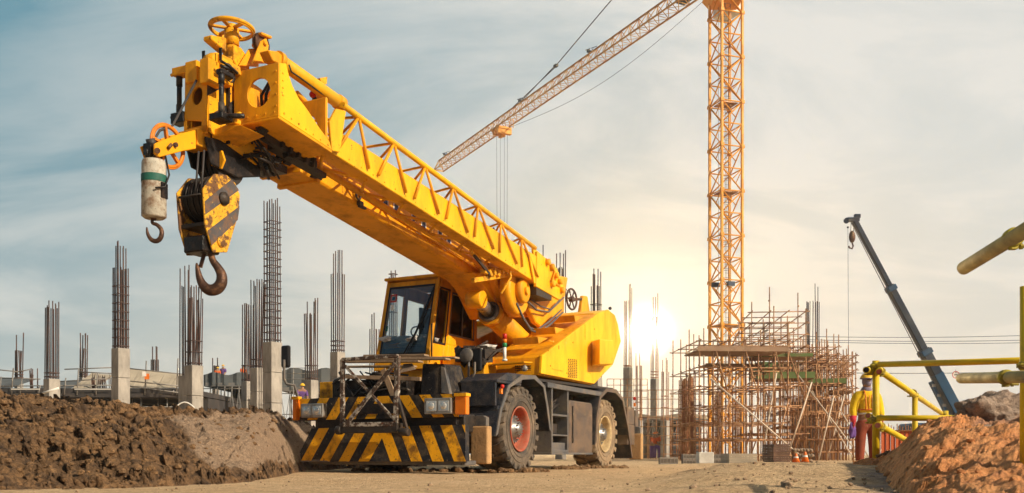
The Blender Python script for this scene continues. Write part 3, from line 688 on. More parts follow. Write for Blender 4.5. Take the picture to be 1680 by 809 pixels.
# --- cab
TL, TRr = 2.98, 1.85
fb, ft, rb_, hb, ht = .05, .50, 1.95, 1.80, 3.50
BL, BR, TRt, TLt = P3(fb, TL, hb), P3(fb, TRr, hb), P3(ft, TRr, ht - .03), P3(ft, TL, ht - .03)
cab = empty('cab', (0, 0, 0)); cab.parent = crane
def inv(q, p):   # approximate uv in the front quad for (px,py)
    return p
b = MB(); b.quadholes([BL, BR, TRt, TLt], [(.075, .17, .925, .94)], (.05, 0, .012)); b.build('front_frame', 'yellow', cab, .008)
SBL, SBR, STR, STL = P3(fb, TRr, hb), P3(rb_, TRr, hb), P3(rb_, TRr, ht), P3(ft, TRr, ht)
b = MB(); b.quadholes([SBL, SBR, STR, STL], [(.055, .30, .27, .88), (.36, .42, .90, .86)], (0, .05, 0)); b.build('side_panel', 'yellow', cab, .008)
b = MB(); b.quadholes([V((p.x, TL - .05, p.z)) for p in (SBL, SBR, STR, STL)], [(.10, .36, .40, .88), (.48, .42, .90, .86)], (0, .05, 0)); b.build('side_panel', 'yellow', cab, .008)
b = MB(); b.box2((rb_ - .05, TRr + .05, hb), (rb_, TL - .05, ht)); b.box2((fb + .05, TRr + .05, hb), (rb_ - .05, TL - .05, hb + .05)); b.box2((fb + .1, TRr, 1.3), (rb_, TL, hb - .002)); b.build('cab_shell', 'yellow', cab, .01)
b = MB(); b.prism([P3(ft - .06, TRr - .03, ht), P3(rb_ + .02, TRr - .03, ht + .02), P3(rb_ + .02, TL + .03, ht + .02), P3(ft - .06, TL + .03, ht)], (0, 0, .055)); b.build('roof', 'yellow', cab, .015, 2)
def uvq(q, u, v): return (q[0] * (1 - u) + q[1] * u) * (1 - v) + (q[3] * (1 - u) + q[2] * u) * v
Q = [BL, BR, TRt, TLt]; nf = V((-1, 0, .27)).normalized()
b = MB(); b.prism([uvq(Q, .07, .165) - nf * -.002, uvq(Q, .93, .165) - nf * -.002, uvq(Q, .93, .945) - nf * -.002, uvq(Q, .07, .945) - nf * -.002], nf * -.008)
ws = b.build('windscreen', 'glass', cab)
b = MB()
for (u0, v0, u1, v1) in ((.07, .165, .93, .185), (.07, .925, .93, .945), (.07, .185, .09, .925), (.91, .185, .93, .925)):
    b.prism([uvq(Q, u0, v0) + nf * .008, uvq(Q, u1, v0) + nf * .008, uvq(Q, u1, v1) + nf * .008, uvq(Q, u0, v1) + nf * .008], nf * -.006)
b.build('window_seal', 'black_clean', ws)
b = MB()
def onw(u0, v0, u1, v1, m, name):
    b = MB(); b.prism([uvq(Q, u0, v0) + nf * .004, uvq(Q, u1, v0) + nf * .004, uvq(Q, u1, v1) + nf * .004, uvq(Q, u0, v1) + nf * .004], nf * .002); return b.build(name, m, ws)
onw(.12, .77, .235, .86, 'red_plastic', 'sticker'); onw(.135, .785, .22, .845, 'white', 'sticker'); b = MB(); b.prism([uvq(Q, u, v) + nf * .008 for u, v in ((.15, .795), (.205, .795), (.205, .83), (.15, .83))], nf * .002); b.build('sticker', 'letter_blue', ws)
onw(.14, .68, .20, .74, 'white', 'sticker'); onw(.105, .44, .155, .50, 'green', 'sticker')
b = MB(); w0 = uvq(Q, .52, .11) + nf * .05; b.tube([w0, uvq(Q, .80, .52) + nf * .05, uvq(Q, .86, .60) + nf * .04], .014, 6); b.tube([w0 + V((0, -.06, 0)), uvq(Q, .80, .50) + nf * .06], .010, 6); b.beam(uvq(Q, .66, .28) + nf * .03, uvq(Q, .93, .90) + nf * .03, .03, .02, (1, 0, 0)); b.lathe(w0, (-1, 0, 0), [(-.03, .05), (.04, .045)], 12)
b.build('wiper', 'black_clean', cab)
QS = [SBL, SBR, STR, STL]
for (u0, v0, u1, v1, mid) in ((.055, .30, .27, .88, 0), (.36, .42, .90, .86, 1)):
    b = MB(); b.prism([uvq(QS, u0 - .01, v0 - .01) + V((0, .02, 0)), uvq(QS, u1 + .01, v0 - .01) + V((0, .02, 0)), uvq(QS, u1 + .01, v1 + .01) + V((0, .02, 0)), uvq(QS, u0 - .01, v1 + .01) + V((0, .02, 0))], (0, .006, 0)); g = b.build('side_window', 'glass', cab)
    b = MB()
    for (a0, c0, a1, c1) in ((u0 - .02, v0 - .02, u1 + .02, v0), (u0 - .02, v1, u1 + .02, v1 + .02), (u0 - .02, v0, u0, v1), (u1, v0, u1 + .02, v1)) + (((u0 + u1) / 2 - .008, v0, (u0 + u1) / 2 + .008, v1),) * mid:
        b.prism([uvq(QS, a0, c0), uvq(QS, a1, c0), uvq(QS, a1, c1), uvq(QS, a0, c1)], (0, -.008, 0))
    b.build('window_seal', 'black_clean' if not mid else 'grey_paint', g)
b = MB(); b.box2((.9, 2.2, 2.0), (1.5, 2.75, 2.35)); b.box2((1.4, 2.2, 2.3), (1.55, 2.75, 3.1)); b.build('driver_seat', 'seat', cab, .05, 2)
b = MB(); b.box2((.25, 1.95, hb + .05), (.75, 2.9, 2.22)); b.tube([(.6, 2.4, 2.2), (.72, 2.4, 2.5)], .03, 8); b.torus((.74, 2.4, 2.52), (1, 0, 1.2), .19, .016, 24, 6); b.build('dashboard', 'seat', cab, .02)
b = MB()
for i in range(14): b.blob((.24 + .3 * rr.random(), 1.98 + .88 * rr.random(), 2.30 + .12 * rr.random()), .10 + .06 * rr.random(), i, 2, .5, (1, 1.2, .45))
b.build('paper_heap', 'paper', cab)
b = MB(); b.box2((1.86, 2.05, 2.5), (1.89, 2.9, 3.2)); b.build('rear_window', 'white', cab)
b = MB(); b.box2((1.82, 2.12, 2.5), (1.855, 2.83, 3.12)); b.box2((1.2, 2.66, 2.5), (1.3, 2.72, 3.1)); b.build('inner_trim', 'seat', cab)
b = MB(); 
for i in range(5): b.box2((.3 + 0 * i, TRr - .03, 1.36 + .055 * i), (.75, TRr - .004, 1.38 + .055 * i))
b.build('louvre', 'black_clean', cab)
# --- rotating deck and machinery housing
sup = empty('superstructure', (0, 0, 0)); sup.parent = crane
pol = [SD(890, 583, 0), SD(983, 513, 0), SD(998, 508, 0), SD(1009, 517, 0), SD(1014, 532, 0), SD(1019, 560, 0), SD(1006, 598, 0), SD(975, 630, 0), SD(888, 613, 0)]
b = MB(); b.prism(pol, (0, .06, 0)); hs = b.build('side_cover', 'yellow_lit', sup, .012, 2)
b = MB(); b.prism([p + V((0.02, .06, -.02)) for p in pol], (0, 1.0, 0)); b.build('housing', 'yellow', sup, .01)
b = MB(); b.prism([V((p.x + .05, 2.1, p.z - .1)) for p in pol[1:]] + [V((2.1, 2.1, 1.7)), V((2.1, 2.1, 2.5))], (0, .85, 0)); b.build('housing', 'yellow', sup, .01)
b = MB(); b.box2((.4, .9, 1.60), (5.0, 2.6, 1.9)); b.box2((.5, 1.0, 1.85), (2.2, 1.8, 2.05)); b.build('turntable_deck', 'yellow', sup, .01)
b = MB(); b.prism([(.6, .08, 1.62), (4.9, .08, 1.72), (4.9, 3.0, 1.72), (.6, 3.0, 1.62)], (0, 0, -.05)); b.build('deck_underside', 'dark_steel', sup)
b = MB()   # steps on the sloping top
for (x, y) in ((932, 520), (900, 540), (872, 556)):
    b = MB(); p = SD(x + 12, y + 8, .12); b.hexa([p, p + V((.42, 0, .14)), p + V((.42, .5, .14)), p + V((0, .5, 0))], [p + V((-.05, 0, .12)), p + V((.42, 0, .15)), p + V((.42, .5, .15)), p + V((-.05, .5, .12))]); b.build('access_step', 'yellow', sup, .006)
b = MB(); vc, vt = SD(944, 603, -.001), SD(944, 589, -.001)
for i in range(5):
    for j in range(11):
        p = SD(933 + i * 3.1 + (j % 2) * .9, 589.5 + j * 2.85 + i * .35, -.008); b.box(p, (.036, .006, .020))
b.build('vent_grille', 'black_clean', hs)
b = MB()
for i in range(8):
    for j in range(4):
        p = FR(843 + i * 3.4, 600 + j * 3.6, .80); b.box(p + V((.08, 0, 0)), (.01, .028, .02))
b.build('front_grille', 'black_clean', sup)
b = MB(); p0 = FR(835, 588, .6); b.prism([P3(.86, .18, 1.9), P3(.86, .95, 1.88), P3(.55, .9, 1.86), P3(.55, .2, 1.88)], (0, 0, .02)); b.build('lamp_canopy', 'yellow', sup)
b = MB(); p = FR(861, 604, .74); b.lathe(p, (-1, 0, 0), [(-.08, .03), (0, .055), (.02, .06)], 20); wl = b.build('work_lamp', 'chrome', sup); b = MB(); b.lathe(p, (-1, 0, 0), [(.021, .052), (.03, .03), (.032, 0)], 20); b.build('lens', 'lens', wl)
# counterweight and its box
b = MB(); q = [SD(983, 513, 0.0), SD(1001, 508, 0), SD(1011, 517, 0), SD(1017, 535, 0), SD(1019, 556, 0), SD(1010, 590, 0)]
b.prism([V((p.x + .02, .1, p.z)) for p in q] + [V((4.2, .1, 2.0)), V((4.1, .1, 3.0))], (0, 2.9, 0)); b.build('counterweight', 'yellow_lit', sup, .05, 3)
b = MB(); b.hexa([SD(984, 556, -.28), SD(1006, 558, -.28), SD(1006, 598, -.28), SD(984, 598, -.28)], [SD(984, 556, -.28) + V((.3, .3, 0)), SD(1006, 558, -.28) + V((.3, .3, .0)), SD(1006, 598, -.28) + V((.3, .3, 0)), SD(984, 598, -.28) + V((.3, .3, 0))]); b.build('exhaust_box', 'yellow_lit', sup, .02, 2)
b = MB(); p = SD(1001, 506, .6); b.blob(p, .04, 3, 2, .1, smooth=True); b.build('filler_cap', 'dark_steel', sup)
# yellow deck behind the boom, bracket and cable wheel
b = MB(); b.box2((3.3, .9, 2.6), (5.3, 2.2, 3.28)); b.build('rear_deck', 'yellow', sup, .02)
b = MB(); b.prism([SD(953, 513, .95), SD(968, 513, .95), SD(964, 486, .95), SD(957, 485, .95)], (0, .08, 0)); b.build('reel_bracket', 'yellow', sup, .01)
cw = SD(938, 491, 1.0)
b = MB(); b.torus(cw, (.12, 1, 0), .225, .022, 32, 8)
for k in range(6):
    a = math.pi * k / 3; ax = V((.12, 1, 0)).normalized(); x = ax.cross(EZ); b.tube([cw, cw + (x * math.cos(a) + EZ * math.sin(a)) * .23], .017, 6)
b.lathe(cw, (.12, 1, 0), [(-.05, .06), (.05, .06)], 16); b.tube([cw, SD(962, 491, .98)], .03, 8); b.build('cable_reel', 'hook', sup)
# luffing cylinder
b = MB(); A0 = SD(803, 512, 1.15); B0 = SD(868, 572, 1.15); dr = (B0 - A0).normalized()
b.tube([A0, A0 + dr * .12], .245, 28); b.tube([A0 + dr * .12, A0 + dr * 2.6], .215, 28); cyl = b.build('lift_cylinder', 'yellow', crane)
b = MB(); b.tube([A0 - dr * .55, A0 + dr * .02], .12, 24); b.build('piston_rod', 'steel', cyl)
b = MB(); b.tube([A0 - dr * .02, A0 + dr * .03], .20, 24); b.torus(A0 - dr * .025, dr, .17, .035, 28, 8); b.build('gland', 'grey_paint', cyl)
b = MB(); e0 = A0 - dr * .55; b.lathe(e0 - V((0, .15, 0)), (0, 1, 0), [(0, .16), (.3, .16)], 24); b.build('rod_eye', 'yellow', cyl, .01)
b = MB()
for k in range(2):
    o = V((0, -.24 + .03 * k, .10 + .05 * k)); b.tube([SD(828, 508, .85) + o, SD(838, 530, .85) + o, SD(852, 552, .8) + o, SD(864, 556, .75) + o, SD(884, 542, .7) + o, SD(905, 522, .72) + o], .022 - .003 * k, 8)
b.tube([SD(866, 495, .6), SD(880, 508, .6), SD(900, 512, .6), SD(915, 498, .62), SD(925, 488, .65)], .018, 6)
b.tube([SD(872, 492, .6), SD(886, 502, .6), SD(904, 508, .6), SD(918, 492, .62)], .014, 6)
b.tube([SD(919, 470, .5), SD(928, 474, .8), SD(936, 482, 1.0)], .012, 6)
b.build('hydraulic_hose', 'grey_paint', crane)
b = MB(); 
for (x, y, x2, y2) in ((770, 592, 800, 560), (776, 600, 826, 572), (768, 600, 812, 580), (800, 590, 830, 578)): b.tube([FR(x, y, .2), FR((x + x2) / 2, (y + y2) / 2 - 8, .4), FR(x2, y2, .6)], .02, 6)
b.build('hydraulic_hose', 'dark_steel', crane)
b = MB(); 
for k in range(9): b.blob(FR(752 + 5 * k, 575 + 10 * ((k * 7) % 3), .15 + .3 * rr.random()), .09, k, 1, .6)
for k in range(7): b.box(FR(756 + 7 * k, 584 - 3 * (k % 3), .3), (.2, .12, .22), Matrix.Rotation(k, 3, 'Z'))
b.build('valve_block', 'dark_steel', crane)
b = MB(); b.blob(FR(800, 570, .4), .12, 4, 2, .6, (1, 1.3, .5)); b.blob(FR(793, 574, .3), .08, 6, 2, .6, (1, 1, .6)); b.build('rag', 'white_panel', crane)
# --- boom
tb0, tb1 = 1.17, 1.79
A, Z0 = SD(600, 346, tb0), SD(719, 419, tb0)
sl = (Z0.z - A.z) / (Z0.x - A.x); bh = lambda s: A.z + sl * (s - A.x)
bd = V((-1, 0, -sl)).normalized(); bup = V((-sl, 0, 1)).normalized()
def bsec(s0, s1, t0, t1, lo, hi, name, m, par, ch=.03):
    b = MB(); 
    def ring(s): 
        o = V((s, 0, bh(s))); return [o + bup * lo + EY * (t0 + ch), o + bup * lo + EY * (t1 - ch), o + bup * (lo + ch) + EY * t1, o + bup * (hi - ch) + EY * t1, o + bup * hi + EY * (t1 - ch), o + bup * hi + EY * (t0 + ch), o + bup * (hi - ch) + EY * t0, o + bup * (lo + ch) + EY * t0]
    b.hexa(ring(s1), ring(s0)); return b.build(name, m, par, .006)
boom = empty('boom', (0, 0, 0)); boom.parent = crane
bsec(-4.35, 3.9, tb0, tb1, 0, .72, 'base_section', 'yellow', boom)
bsec(-4.75, -4.33, tb0 + .04, tb1 - .04, .04, .68, 'middle_section', 'yellow', boom)
bsec(-5.15, -4.73, tb0 + .08, tb1 - .08, .08, .64, 'tip_section', 'yellow', boom)
b = MB()
for s in (-4.35, -4.0): 
    o = V((s, 0, bh(s))); b.hexa([o + EY * (tb0 - .03) - bup * .03, o + EY * (tb1 + .03) - bup * .03, o + EY * (tb1 + .03) + bup * .75, o + EY * (tb0 - .03) + bup * .75], [q + V((.07, 0, .07 * sl)) for q in (o + EY * (tb0 - .03) - bup * .03, o + EY * (tb1 + .03) - bup * .03, o + EY * (tb1 + .03) + bup * .75, o + EY * (tb0 - .03) + bup * .75)])
b.build('boom_collar', 'yellow', boom, .006)
b = MB(); o = V((-4.6, 0, bh(-4.6))); b.box2(o + V((-.1, tb0 + .1, -.10)), o + V((.15, tb1 - .1, -.0))); b.box2(o + V((.5, tb0 - .04, -.05)), o + V((.7, tb0 + .1, .1))); b.build('wear_pad', 'grease', boom, .006)
b = MB()      # foot rib along the lower edge
b.beam(V((-4.2, tb0 - .02, bh(-4.2) + .19)), V((.6, tb0 - .02, bh(.6) + .17)), .04, .035); b.build('edge_rib', 'yellow', boom)
b = MB(); cb = [SD(726, 452, 1.66), SD(748, 478, 1.66), SD(768, 506, 1.66), SD(782, 519, 1.66), SD(796, 508, 1.66), SD(806, 455, 1.66)]; b.prism(cb, (0, -.62, 0)); b.build('cylinder_bracket', 'yellow', boom, .012)
b = MB()      # heel of the boom
b.prism([SD(800, 430, .88), SD(932, 455, .88), SD(925, 500, .88), SD(880, 520, .88), SD(840, 520, .88)], (0, .9, 0)); b.build('boom_foot', 'yellow', boom, .02)
b = MB(); b.prism([SD(862, 495, .72), SD(925, 470, .72), SD(926, 512, .72), SD(900, 545, .72), SD(880, 530, .72)], (0, .12, 0)); b.build('pivot_plate', 'yellow', boom, .02)
b = MB(); cd = SD(853, 478, .62); b.lathe(cd, (0, 1, 0), [(0, .40), (.05, .44), (.2, .44)], 40); b.lathe(cd, (0, -1, 0), [(-.02, .22), (.10, .22), (.12, .19), (.12, 0)], 32); b.lathe(cd, (0, -1, 0), [(.11, .07), (.17, .07)], 12); b.build('winch_drum', 'yellow', boom)
b = MB(); b.torus(SD(588, 322, tb0 - .03), (0, 1, 0), .05, .016, 16, 6); b.box(SD(591, 334, tb0 - .03), (.10, .05, .06)); b.box(SD(594, 340, tb0 - .03), (.16, .04, .03)); b.build('rope_guide', 'dark_steel', boom)
# lettering on the boom's side
def glyph(P, blue, w_=.40, full=True, n=12):
    b = MB(); T = tb0 - .002
    bx = P.x; bz = bh(bx) + .17
    def q(u, v): return V((bx + u, T, bz + v + sl * u))
    def U(o, th, m, off):
        b.mi = m; pts = []
        for i in range(n + 1):
            a = math.pi + math.pi * i / n; pts.append((math.cos(a), math.sin(a)))
        out = [(-w_ / 2 - o, .42)] + [(c * (w_ / 2 + o), .12 + s_ * (.12 + o)) for c, s_ in pts] + [(w_ / 2 + o, .42)]
        inn = [(-w_ / 2 + th, .42)] + [(c * (w_ / 2 - th), .12 + s_ * (.12 - min(th, .10))) for c, s_ in pts] + [(w_ / 2 - th, .42)]
        for i in range(len(out) - 1):
            b.prism([q(*out[i]) + V((0, -off, 0)), q(*out[i + 1]) + V((0, -off, 0)), q(*inn[i + 1]) + V((0, -off, 0)), q(*inn[i]) + V((0, -off, 0))], (0, -.002, 0))
    U(.025, .13, 0, 0); U(0, .105, 1, .003)
    b.mi = 2
    for sgn in (-1, 1): b.prism([q(sgn * w_ / 2, .30) + V((0, -.006, 0)), q(sgn * (w_ / 2 - .105), .30) + V((0, -.006, 0)), q(sgn * (w_ / 2 - .105), .44) + V((0, -.006, 0)), q(sgn * w_ / 2, .44) + V((0, -.006, 0))], (0, -.002, 0))
    b.build('lettering', ['white', 'letter_navy', 'letter_blue'], boom)
for x, y in ((641, 345), (687, 376), (729, 403)): glyph(SD(x, y, tb0), 0)
# --- lattice extension jib folded along the boom
jib = empty('lattice_jib', (0, 0, 0)); jib.parent = crane
tj, tk, tc2 = .40, .90, .37
JB0, JB1 = SD(541, 248, tj), SD(886, 468, tj); JT0, JT1 = SD(559, 218, tj), SD(886, 424, tj)
b = MB(); b.hexa([JB0, JB1, JT1, SD(556, 216, tj)], [q + V((0, .03, 0)) for q in (JB0, JB1, JT1, SD(556, 216, tj))]); b.build('side_plate', 'yellow_lit', jib, .008)
b = MB(); b.hexa([JB0 + V((0, .03, 0)), JB1 + V((0, .03, 0)), JB1 + V((0, .03, .03)), JB0 + V((0, .03, .03))], [JB0 + V((0, .24, 0)), JB1 + V((0, .24, 0)), JB1 + V((0, .24, .03)), JB0 + V((0, .24, .03))])
b.hexa([JT0 + V((0.1, .03, 0)), JT1 + V((0, .03, 0)), JT1 + V((0, .03, .02)), JT0 + V((0.1, .03, .02))], [JT0 + V((.1, .11, 0)), JT1 + V((0, .11, 0)), JT1 + V((0, .11, .02)), JT0 + V((.1, .11, .02))])
b.build('bottom_flange', 'yellow', jib, .004)
far0, far1 = JB0 + V((0, tk - tj, .03)), JB1 + V((0, tk - tj, .03))
b = MB(); b.tube([far0, far1], .045, 10); b.build('bottom_chord', 'yellow', jib)
b = MB(); K0, K1 = SD(562, 172, tc2), SD(878, 407, tc2); b.tube([K0, K1], .040, 12); b.build('top_chord', 'yellow_lit', jib)
b = MB(); nb = 7; LT0, LT1 = JB0.lerp(JT0, .22) + V((0, -.03, 0)), JB1.lerp(JT1, .22) + V((0, -.03, 0))
fr0, fr1 = far0 + V((.1, 0, .44)), far1 + V((0, 0, .40)); b.tube([fr0, fr1], .026, 8)
for k in range(nb):
    a, m_, c = k / nb, (k + .5) / nb, (k + 1) / nb
    ka = K0.lerp(K1, (k + .42) / nb * .98)
    b.tube([LT0.lerp(LT1, max(.012, a + .01)), ka], .021, 8); b.tube([LT0.lerp(LT1, min(.985, a + .118)), ka], .021, 8)
    b.tube([fr0.lerp(fr1, a), ka], .019, 8); b.tube([fr0.lerp(fr1, min(.99, a + .10)), ka], .019, 8)
    b.tube([JT0.lerp(JT1, m_) + V((0, .1, 0)), fr0.lerp(fr1, a)], .016, 6)
    b.tube([JB0.lerp(JB1, a) + V((0, .1, .0)), far0.lerp(far1, m_)], .024, 8); b.tube([far0.lerp(far1, m_), JB0.lerp(JB1, c) + V((0, .1, .0))], .024, 8)
    b.tube([far0.lerp(far1, a), fr0.lerp(fr1, m_)], .018, 6)
b.build('lacing', 'yellow', jib)
for k in range(9):
    pass
# solid rear end of the jib
b = MB(); b.prism([SD(882, 412, tj - .02), SD(914, 440, tj - .02), SD(927, 478, tj - .02), SD(918, 492, tj - .02), SD(880, 470, tj - .02)], (0, .06, 0)); b.prism([SD(875, 405, tj + .42), SD(914, 440, tj + .42), SD(927, 478, tj + .42), SD(880, 470, tj + .42)], (0, .05, 0)); b.beam(SD(868, 414, tj - .03), SD(877, 465, tj - .03), .07, .03, (0, 1, 0)); b.build('end_frame', 'yellow_lit', jib, .008)
b = MB(); 
for (x, y) in ((905, 438), (912, 452), (906, 466), (918, 462), (922, 476), (898, 430)): b.lathe(SD(x, y, tj - .04), (0, -1, 0), [(-.02, .06), (.05, .06), (.06, .03)], 12)
b.tube([SD(895, 425, tj), SD(910, 445, tj - .05), SD(905, 460, tj - .06), SD(918, 470, tj - .02)], .025, 8); b.build('pin_lug', 'yellow', jib)
b = MB(); b.box2(SD(880, 480, tj) + V((0, 0, -.04)), SD(905, 478, tj) + V((0, .5, .02))); b.build('pivot_pin', 'dark_steel', jib)
b = MB(); b.tube([SD(891, 420, tj), SD(891, 402, tj)], .010, 6); b.build('marker_rod', 'dark_steel', jib)
# jib stay brackets below the lattice
b = MB(); b.tube([SD(778, 400, .7), SD(800, 452, .75)], .022, 6); b.tube([SD(772, 410, .6), SD(806, 450, .8)], .03, 8); b.beam(SD(776, 460, .7), SD(862, 447, .7), .06, .08); b.tube([SD(836, 440, .5), SD(838, 455, .5), SD(822, 482, .6)], .02, 8)
for k in range(7): b.box(SD(795 + 7 * k, 446 + 3 * (k % 2), .66), (.12, .1, .07), Matrix.Rotation(k * .7, 3, 'Y'))
b.build('stay_bracket', 'yellow_worn', jib, .004)
b = MB(); b.beam(SD(777, 418, .62), SD(803, 450, .62), .03, .05); b.build('latch_rod', 'dark_steel', jib)
# front foot of the jib: big side gusset, holed end plate, floor plate
ta, tb_ = .35, 1.0
g0 = [SD(459, 103, ta), SD(470, 104, ta), SD(474, 122, ta), SD(480, 140, ta), SD(490, 160, ta), SD(505, 180, ta), SD(522, 206, ta), SD(541, 232, ta), SD(545, 247, ta), SD(458, 190, ta)]
b = MB(); b.prism(g0, (0, .05, 0)); b.build('side_gusset', 'yellow_lit', jib, .008)
Sg = g0[0].x - .02
e = [V((Sg, ta + .0, g0[9].z)), V((Sg, tb_, g0[9].z + .0)), V((Sg, tb_, g0[0].z)), V((Sg, ta, g0[0].z))]
b = MB(); hc = FR(424, 152, Sg); b.holed(e, hc, .165, (.03, 0, 0), 36); b.build('end_plate', 'yellow', jib, .006)
b = MB(); b.prism([V((Sg + .0, ta, g0[9].z)), V((Sg, tb_ + .02, g0[9].z)), V((Sg + .35, tb_ + .0, g0[9].z - .035)), V((g0[8].x, tb_ - .2, g0[8].z - .02)), V((g0[8].x, ta, g0[8].z))], (0, 0, -.03)); b.build('floor_plate', 'yellow', jib, .006)
b = MB(); b.prism([V((Sg + .03, tb_ - .05, g0[9].z)), V((Sg + .03, tb_ - .05, g0[0].z)), V((Sg + .35, tb_ - .05, g0[0].z - .05)), V((Sg + .7, tb_ - .05, g0[8].z + .2)), V((Sg + .8, tb_ - .05, g0[8].z))], (0, .04, 0)); b.build('side_gusset', 'yellow', jib, .006)
b = MB(); b.tube([V((Sg + .12, hc.y + .05, hc.z - .18)), V((Sg + .08, hc.y + .03, hc.z)), V((Sg + .14, hc.y - .03, hc.z + .16))], .018, 8); b.tube([V((Sg + .12, hc.y + .0, hc.z - .18)), V((Sg + .08, hc.y - .04, hc.z)), V((Sg + .14, hc.y - .07, hc.z + .16))], .018, 8)
b.lathe(V((Sg + .3, hc.y - .06, hc.z + .03)), (1, 0, 0), [(0, .06), (.04, .06)], 12); b.box(V((Sg + .32, hc.y - .05, hc.z)), (.05, .07, .3), Matrix.Rotation(.5, 3, 'X')); b.build('hose_loop', 'grease', jib)
b = MB()
for k in range(4): b.tube([V((Sg + .25, hc.y + .14 - .035 * k, hc.z - .15)), V((Sg + .25, hc.y + .15 - .035 * k, hc.z + .04))], .013, 8)
b.box(V((Sg + .34, hc.y + .06, hc.z - .02)), (.02, .42, .36)); b.build('rope_roller', 'orange', jib)
# second frame (with hole) where the lattice starts
b = MB(); S2 = SD(541, 245, ta).x - .05; e = [V((S2, ta + .02, bh(S2) + .02)), V((S2, tb_ - .08, bh(S2) + .02)), V((S2, tb_ - .08, K0.z - .02)), V((S2, ta + .02, K0.z - .02))]
b.holed(e, V((S2, (ta + tb_) / 2 + .0, (e[0].z + e[2].z) / 2 - .06)), .17, (.04, 0, 0), 32); b.build('portal_frame', 'yellow', jib, .008)
b = MB(); b.prism([SD(545, 247, ta), SD(558, 250, ta), SD(568, 182, ta), SD(552, 178, ta), SD(541, 200, ta)], (0, .04, 0)); b.build('portal_gusset', 'yellow_lit', jib, .006)
b = MB(); b.lathe(V((S2 + .06, .70, e[0].z + .22)), (1, 0, 0), [(0, .12), (.1, .12)], 20); b.build('winch_motor', 'dark_steel', jib)
# the thick pipe at the top
b = MB(); q0, q1 = SD(456, 98, .62), SD(560, 171, .62)
b.tube([q0, q1], .082, 20); tp = b.build('top_pipe', 'yellow_lit', jib)
b = MB(); b.tube([q0 - (q1 - q0).normalized() * .02, q0 + (q1 - q0).normalized() * .05], .10, 20); b.build('pipe_collar', 'yellow', tp); b = MB(); b.tube([q1 - (q1 - q0).normalized() * .10, q1 + (q1 - q0).normalized() * .02], .095, 20); b.build('pipe_collar', 'yellow', tp, .01)
b = MB(); b.prism([SD(440, 82, .55), SD(456, 84, .55), SD(470, 96, .55), SD(466, 108, .55), SD(448, 100, .55)], (0, .14, 0)); b.build('pipe_clevis', 'yellow', tp, .01)
b = MB(); 
for (x, y) in ((480, 120), (495, 133), (507, 140)): b.blob(SD(x, y, .7), .03, x, 1, .3)
b.tube([SD(474, 106, .5), SD(478, 118, .5), SD(490, 126, .55), SD(545, 166, .6)], .010, 6); b.build('pipe_hose', 'dark_steel', tp)
b = MB(); rl = SD(513, 155, .72); b.blob(rl, .045, 1, 2, .05, smooth=True); rlo = b.build('warning_lamp', 'red_lens', jib); b = MB(); b.tube([rl, rl + V((.08, 0, -.09))], .028, 10); b.build('lamp_socket', 'dark_steel', rlo)
b = MB(); b.prism([SD(510, 175, .75), SD(518, 155, .75), SD(530, 155, .75), SD(534, 175, .75)], (0, .04, 0)); b.tube([SD(486, 152, .75), SD(505, 172, .75)], .035, 10); b.build('stay_lug', 'yellow', jib, .005)
b = MB(); b.prism([SD(525, 128, .66), SD(537, 126, .66), SD(536, 138, .66), SD(527, 137, .66)], (0, .05, 0)); b.build('pipe_lug', 'yellow_worn', jib)
# --- boom head
head = empty('boom_head', (0, 0, 0)); head.parent = crane
Sh = -6.12
def fr(x, y, s=None): return FR(x, y, Sh if s is None else s)
b = MB(); pl = [fr(302, 213), fr(338, 213), fr(339, 148), fr(339, 120), fr(302, 104)]
b.holed([fr(302, 197), fr(338, 199), fr(340, 118), fr(303, 104)], fr(323, 157), (.075, .10), (.035, 0, 0), 28); b.build('face_plate', 'yellow', head, .006)
b = MB(); 
for (x0, x1, y0, y1) in ((301, 306, 196, 216), (330, 338, 196, 216), (301, 338, 212, 217)): 
    a, c = fr(x0, y0), fr(x1, y1); b = MB(); b.box2((Sh, c.y, c.z), (Sh + .035, a.y, a.z)); b.build('face_bar', 'yellow', head, .004)
for (x0, y0, x1, y1, s) in ((327, 97, 342, 134, Sh - .06), (342, 92, 362, 132, Sh + .1), (303, 102, 322, 132, Sh - .03)):
    a, c = FR(x0, y0, s), FR(x1, y1, s); b = MB(); b.box2((s, c.y, c.z), (s + .2, a.y, a.z)); b.build('face_block', 'yellow', head, .008)
b = MB(); b.box2((Sh + .3, 1.0, 3.85), (Sh + .33, 1.42, 4.62)); b.build('dark_backing', 'grease', head)
# side cheeks of the head
hL, hR = fr(302, 150).y, fr(339, 150).y
zlo, zhi = fr(320, 214).z, fr(320, 108).z
b = MB(); b.prism([V((Sh + .04, hR - .0, zlo - .02)), V((Sh + .04, hR, zhi)), V((-5.3, hR, zhi + .05)), V((-5.0, hR, 4.66)), V((-4.95, hR, 4.1)), V((-5.3, hR, 3.75))], (0, .03, 0)); ck = b.build('cheek_plate', 'yellow_worn', head, .006)
b = MB()
for q in ([(340, 131), (364, 124), (388, 118), (388, 131), (340, 157)], [(352, 184), (388, 162), (388, 190), (345, 192)]): b.prism([SD(x, y, hR - .006) for x, y in q], (0, .004, 0))
b.build('hazard_stripe', 'black', ck)
b = MB(); b.prism([V((Sh + .04, hL - .03, zlo - .02)), V((Sh + .04, hL - .03, zhi)), V((-5.3, hL - .03, zhi + .05)), V((-4.95, hL - .03, 4.6)), V((-4.95, hL - .03, 4.0)), V((-5.3, hL - .03, 3.75))], (0, .03, 0)); b.build('cheek_plate', 'yellow', head, .006)
b = MB(); b.box2((Sh + .1, hR + .04, zhi - .12), (-5.0, hL - .04, zhi - .06)); b.box2((-5.2, hR + .04, 3.9), (-5.1, 1.65, 4.7)); b.build('cross_plate', 'dark_steel', head)
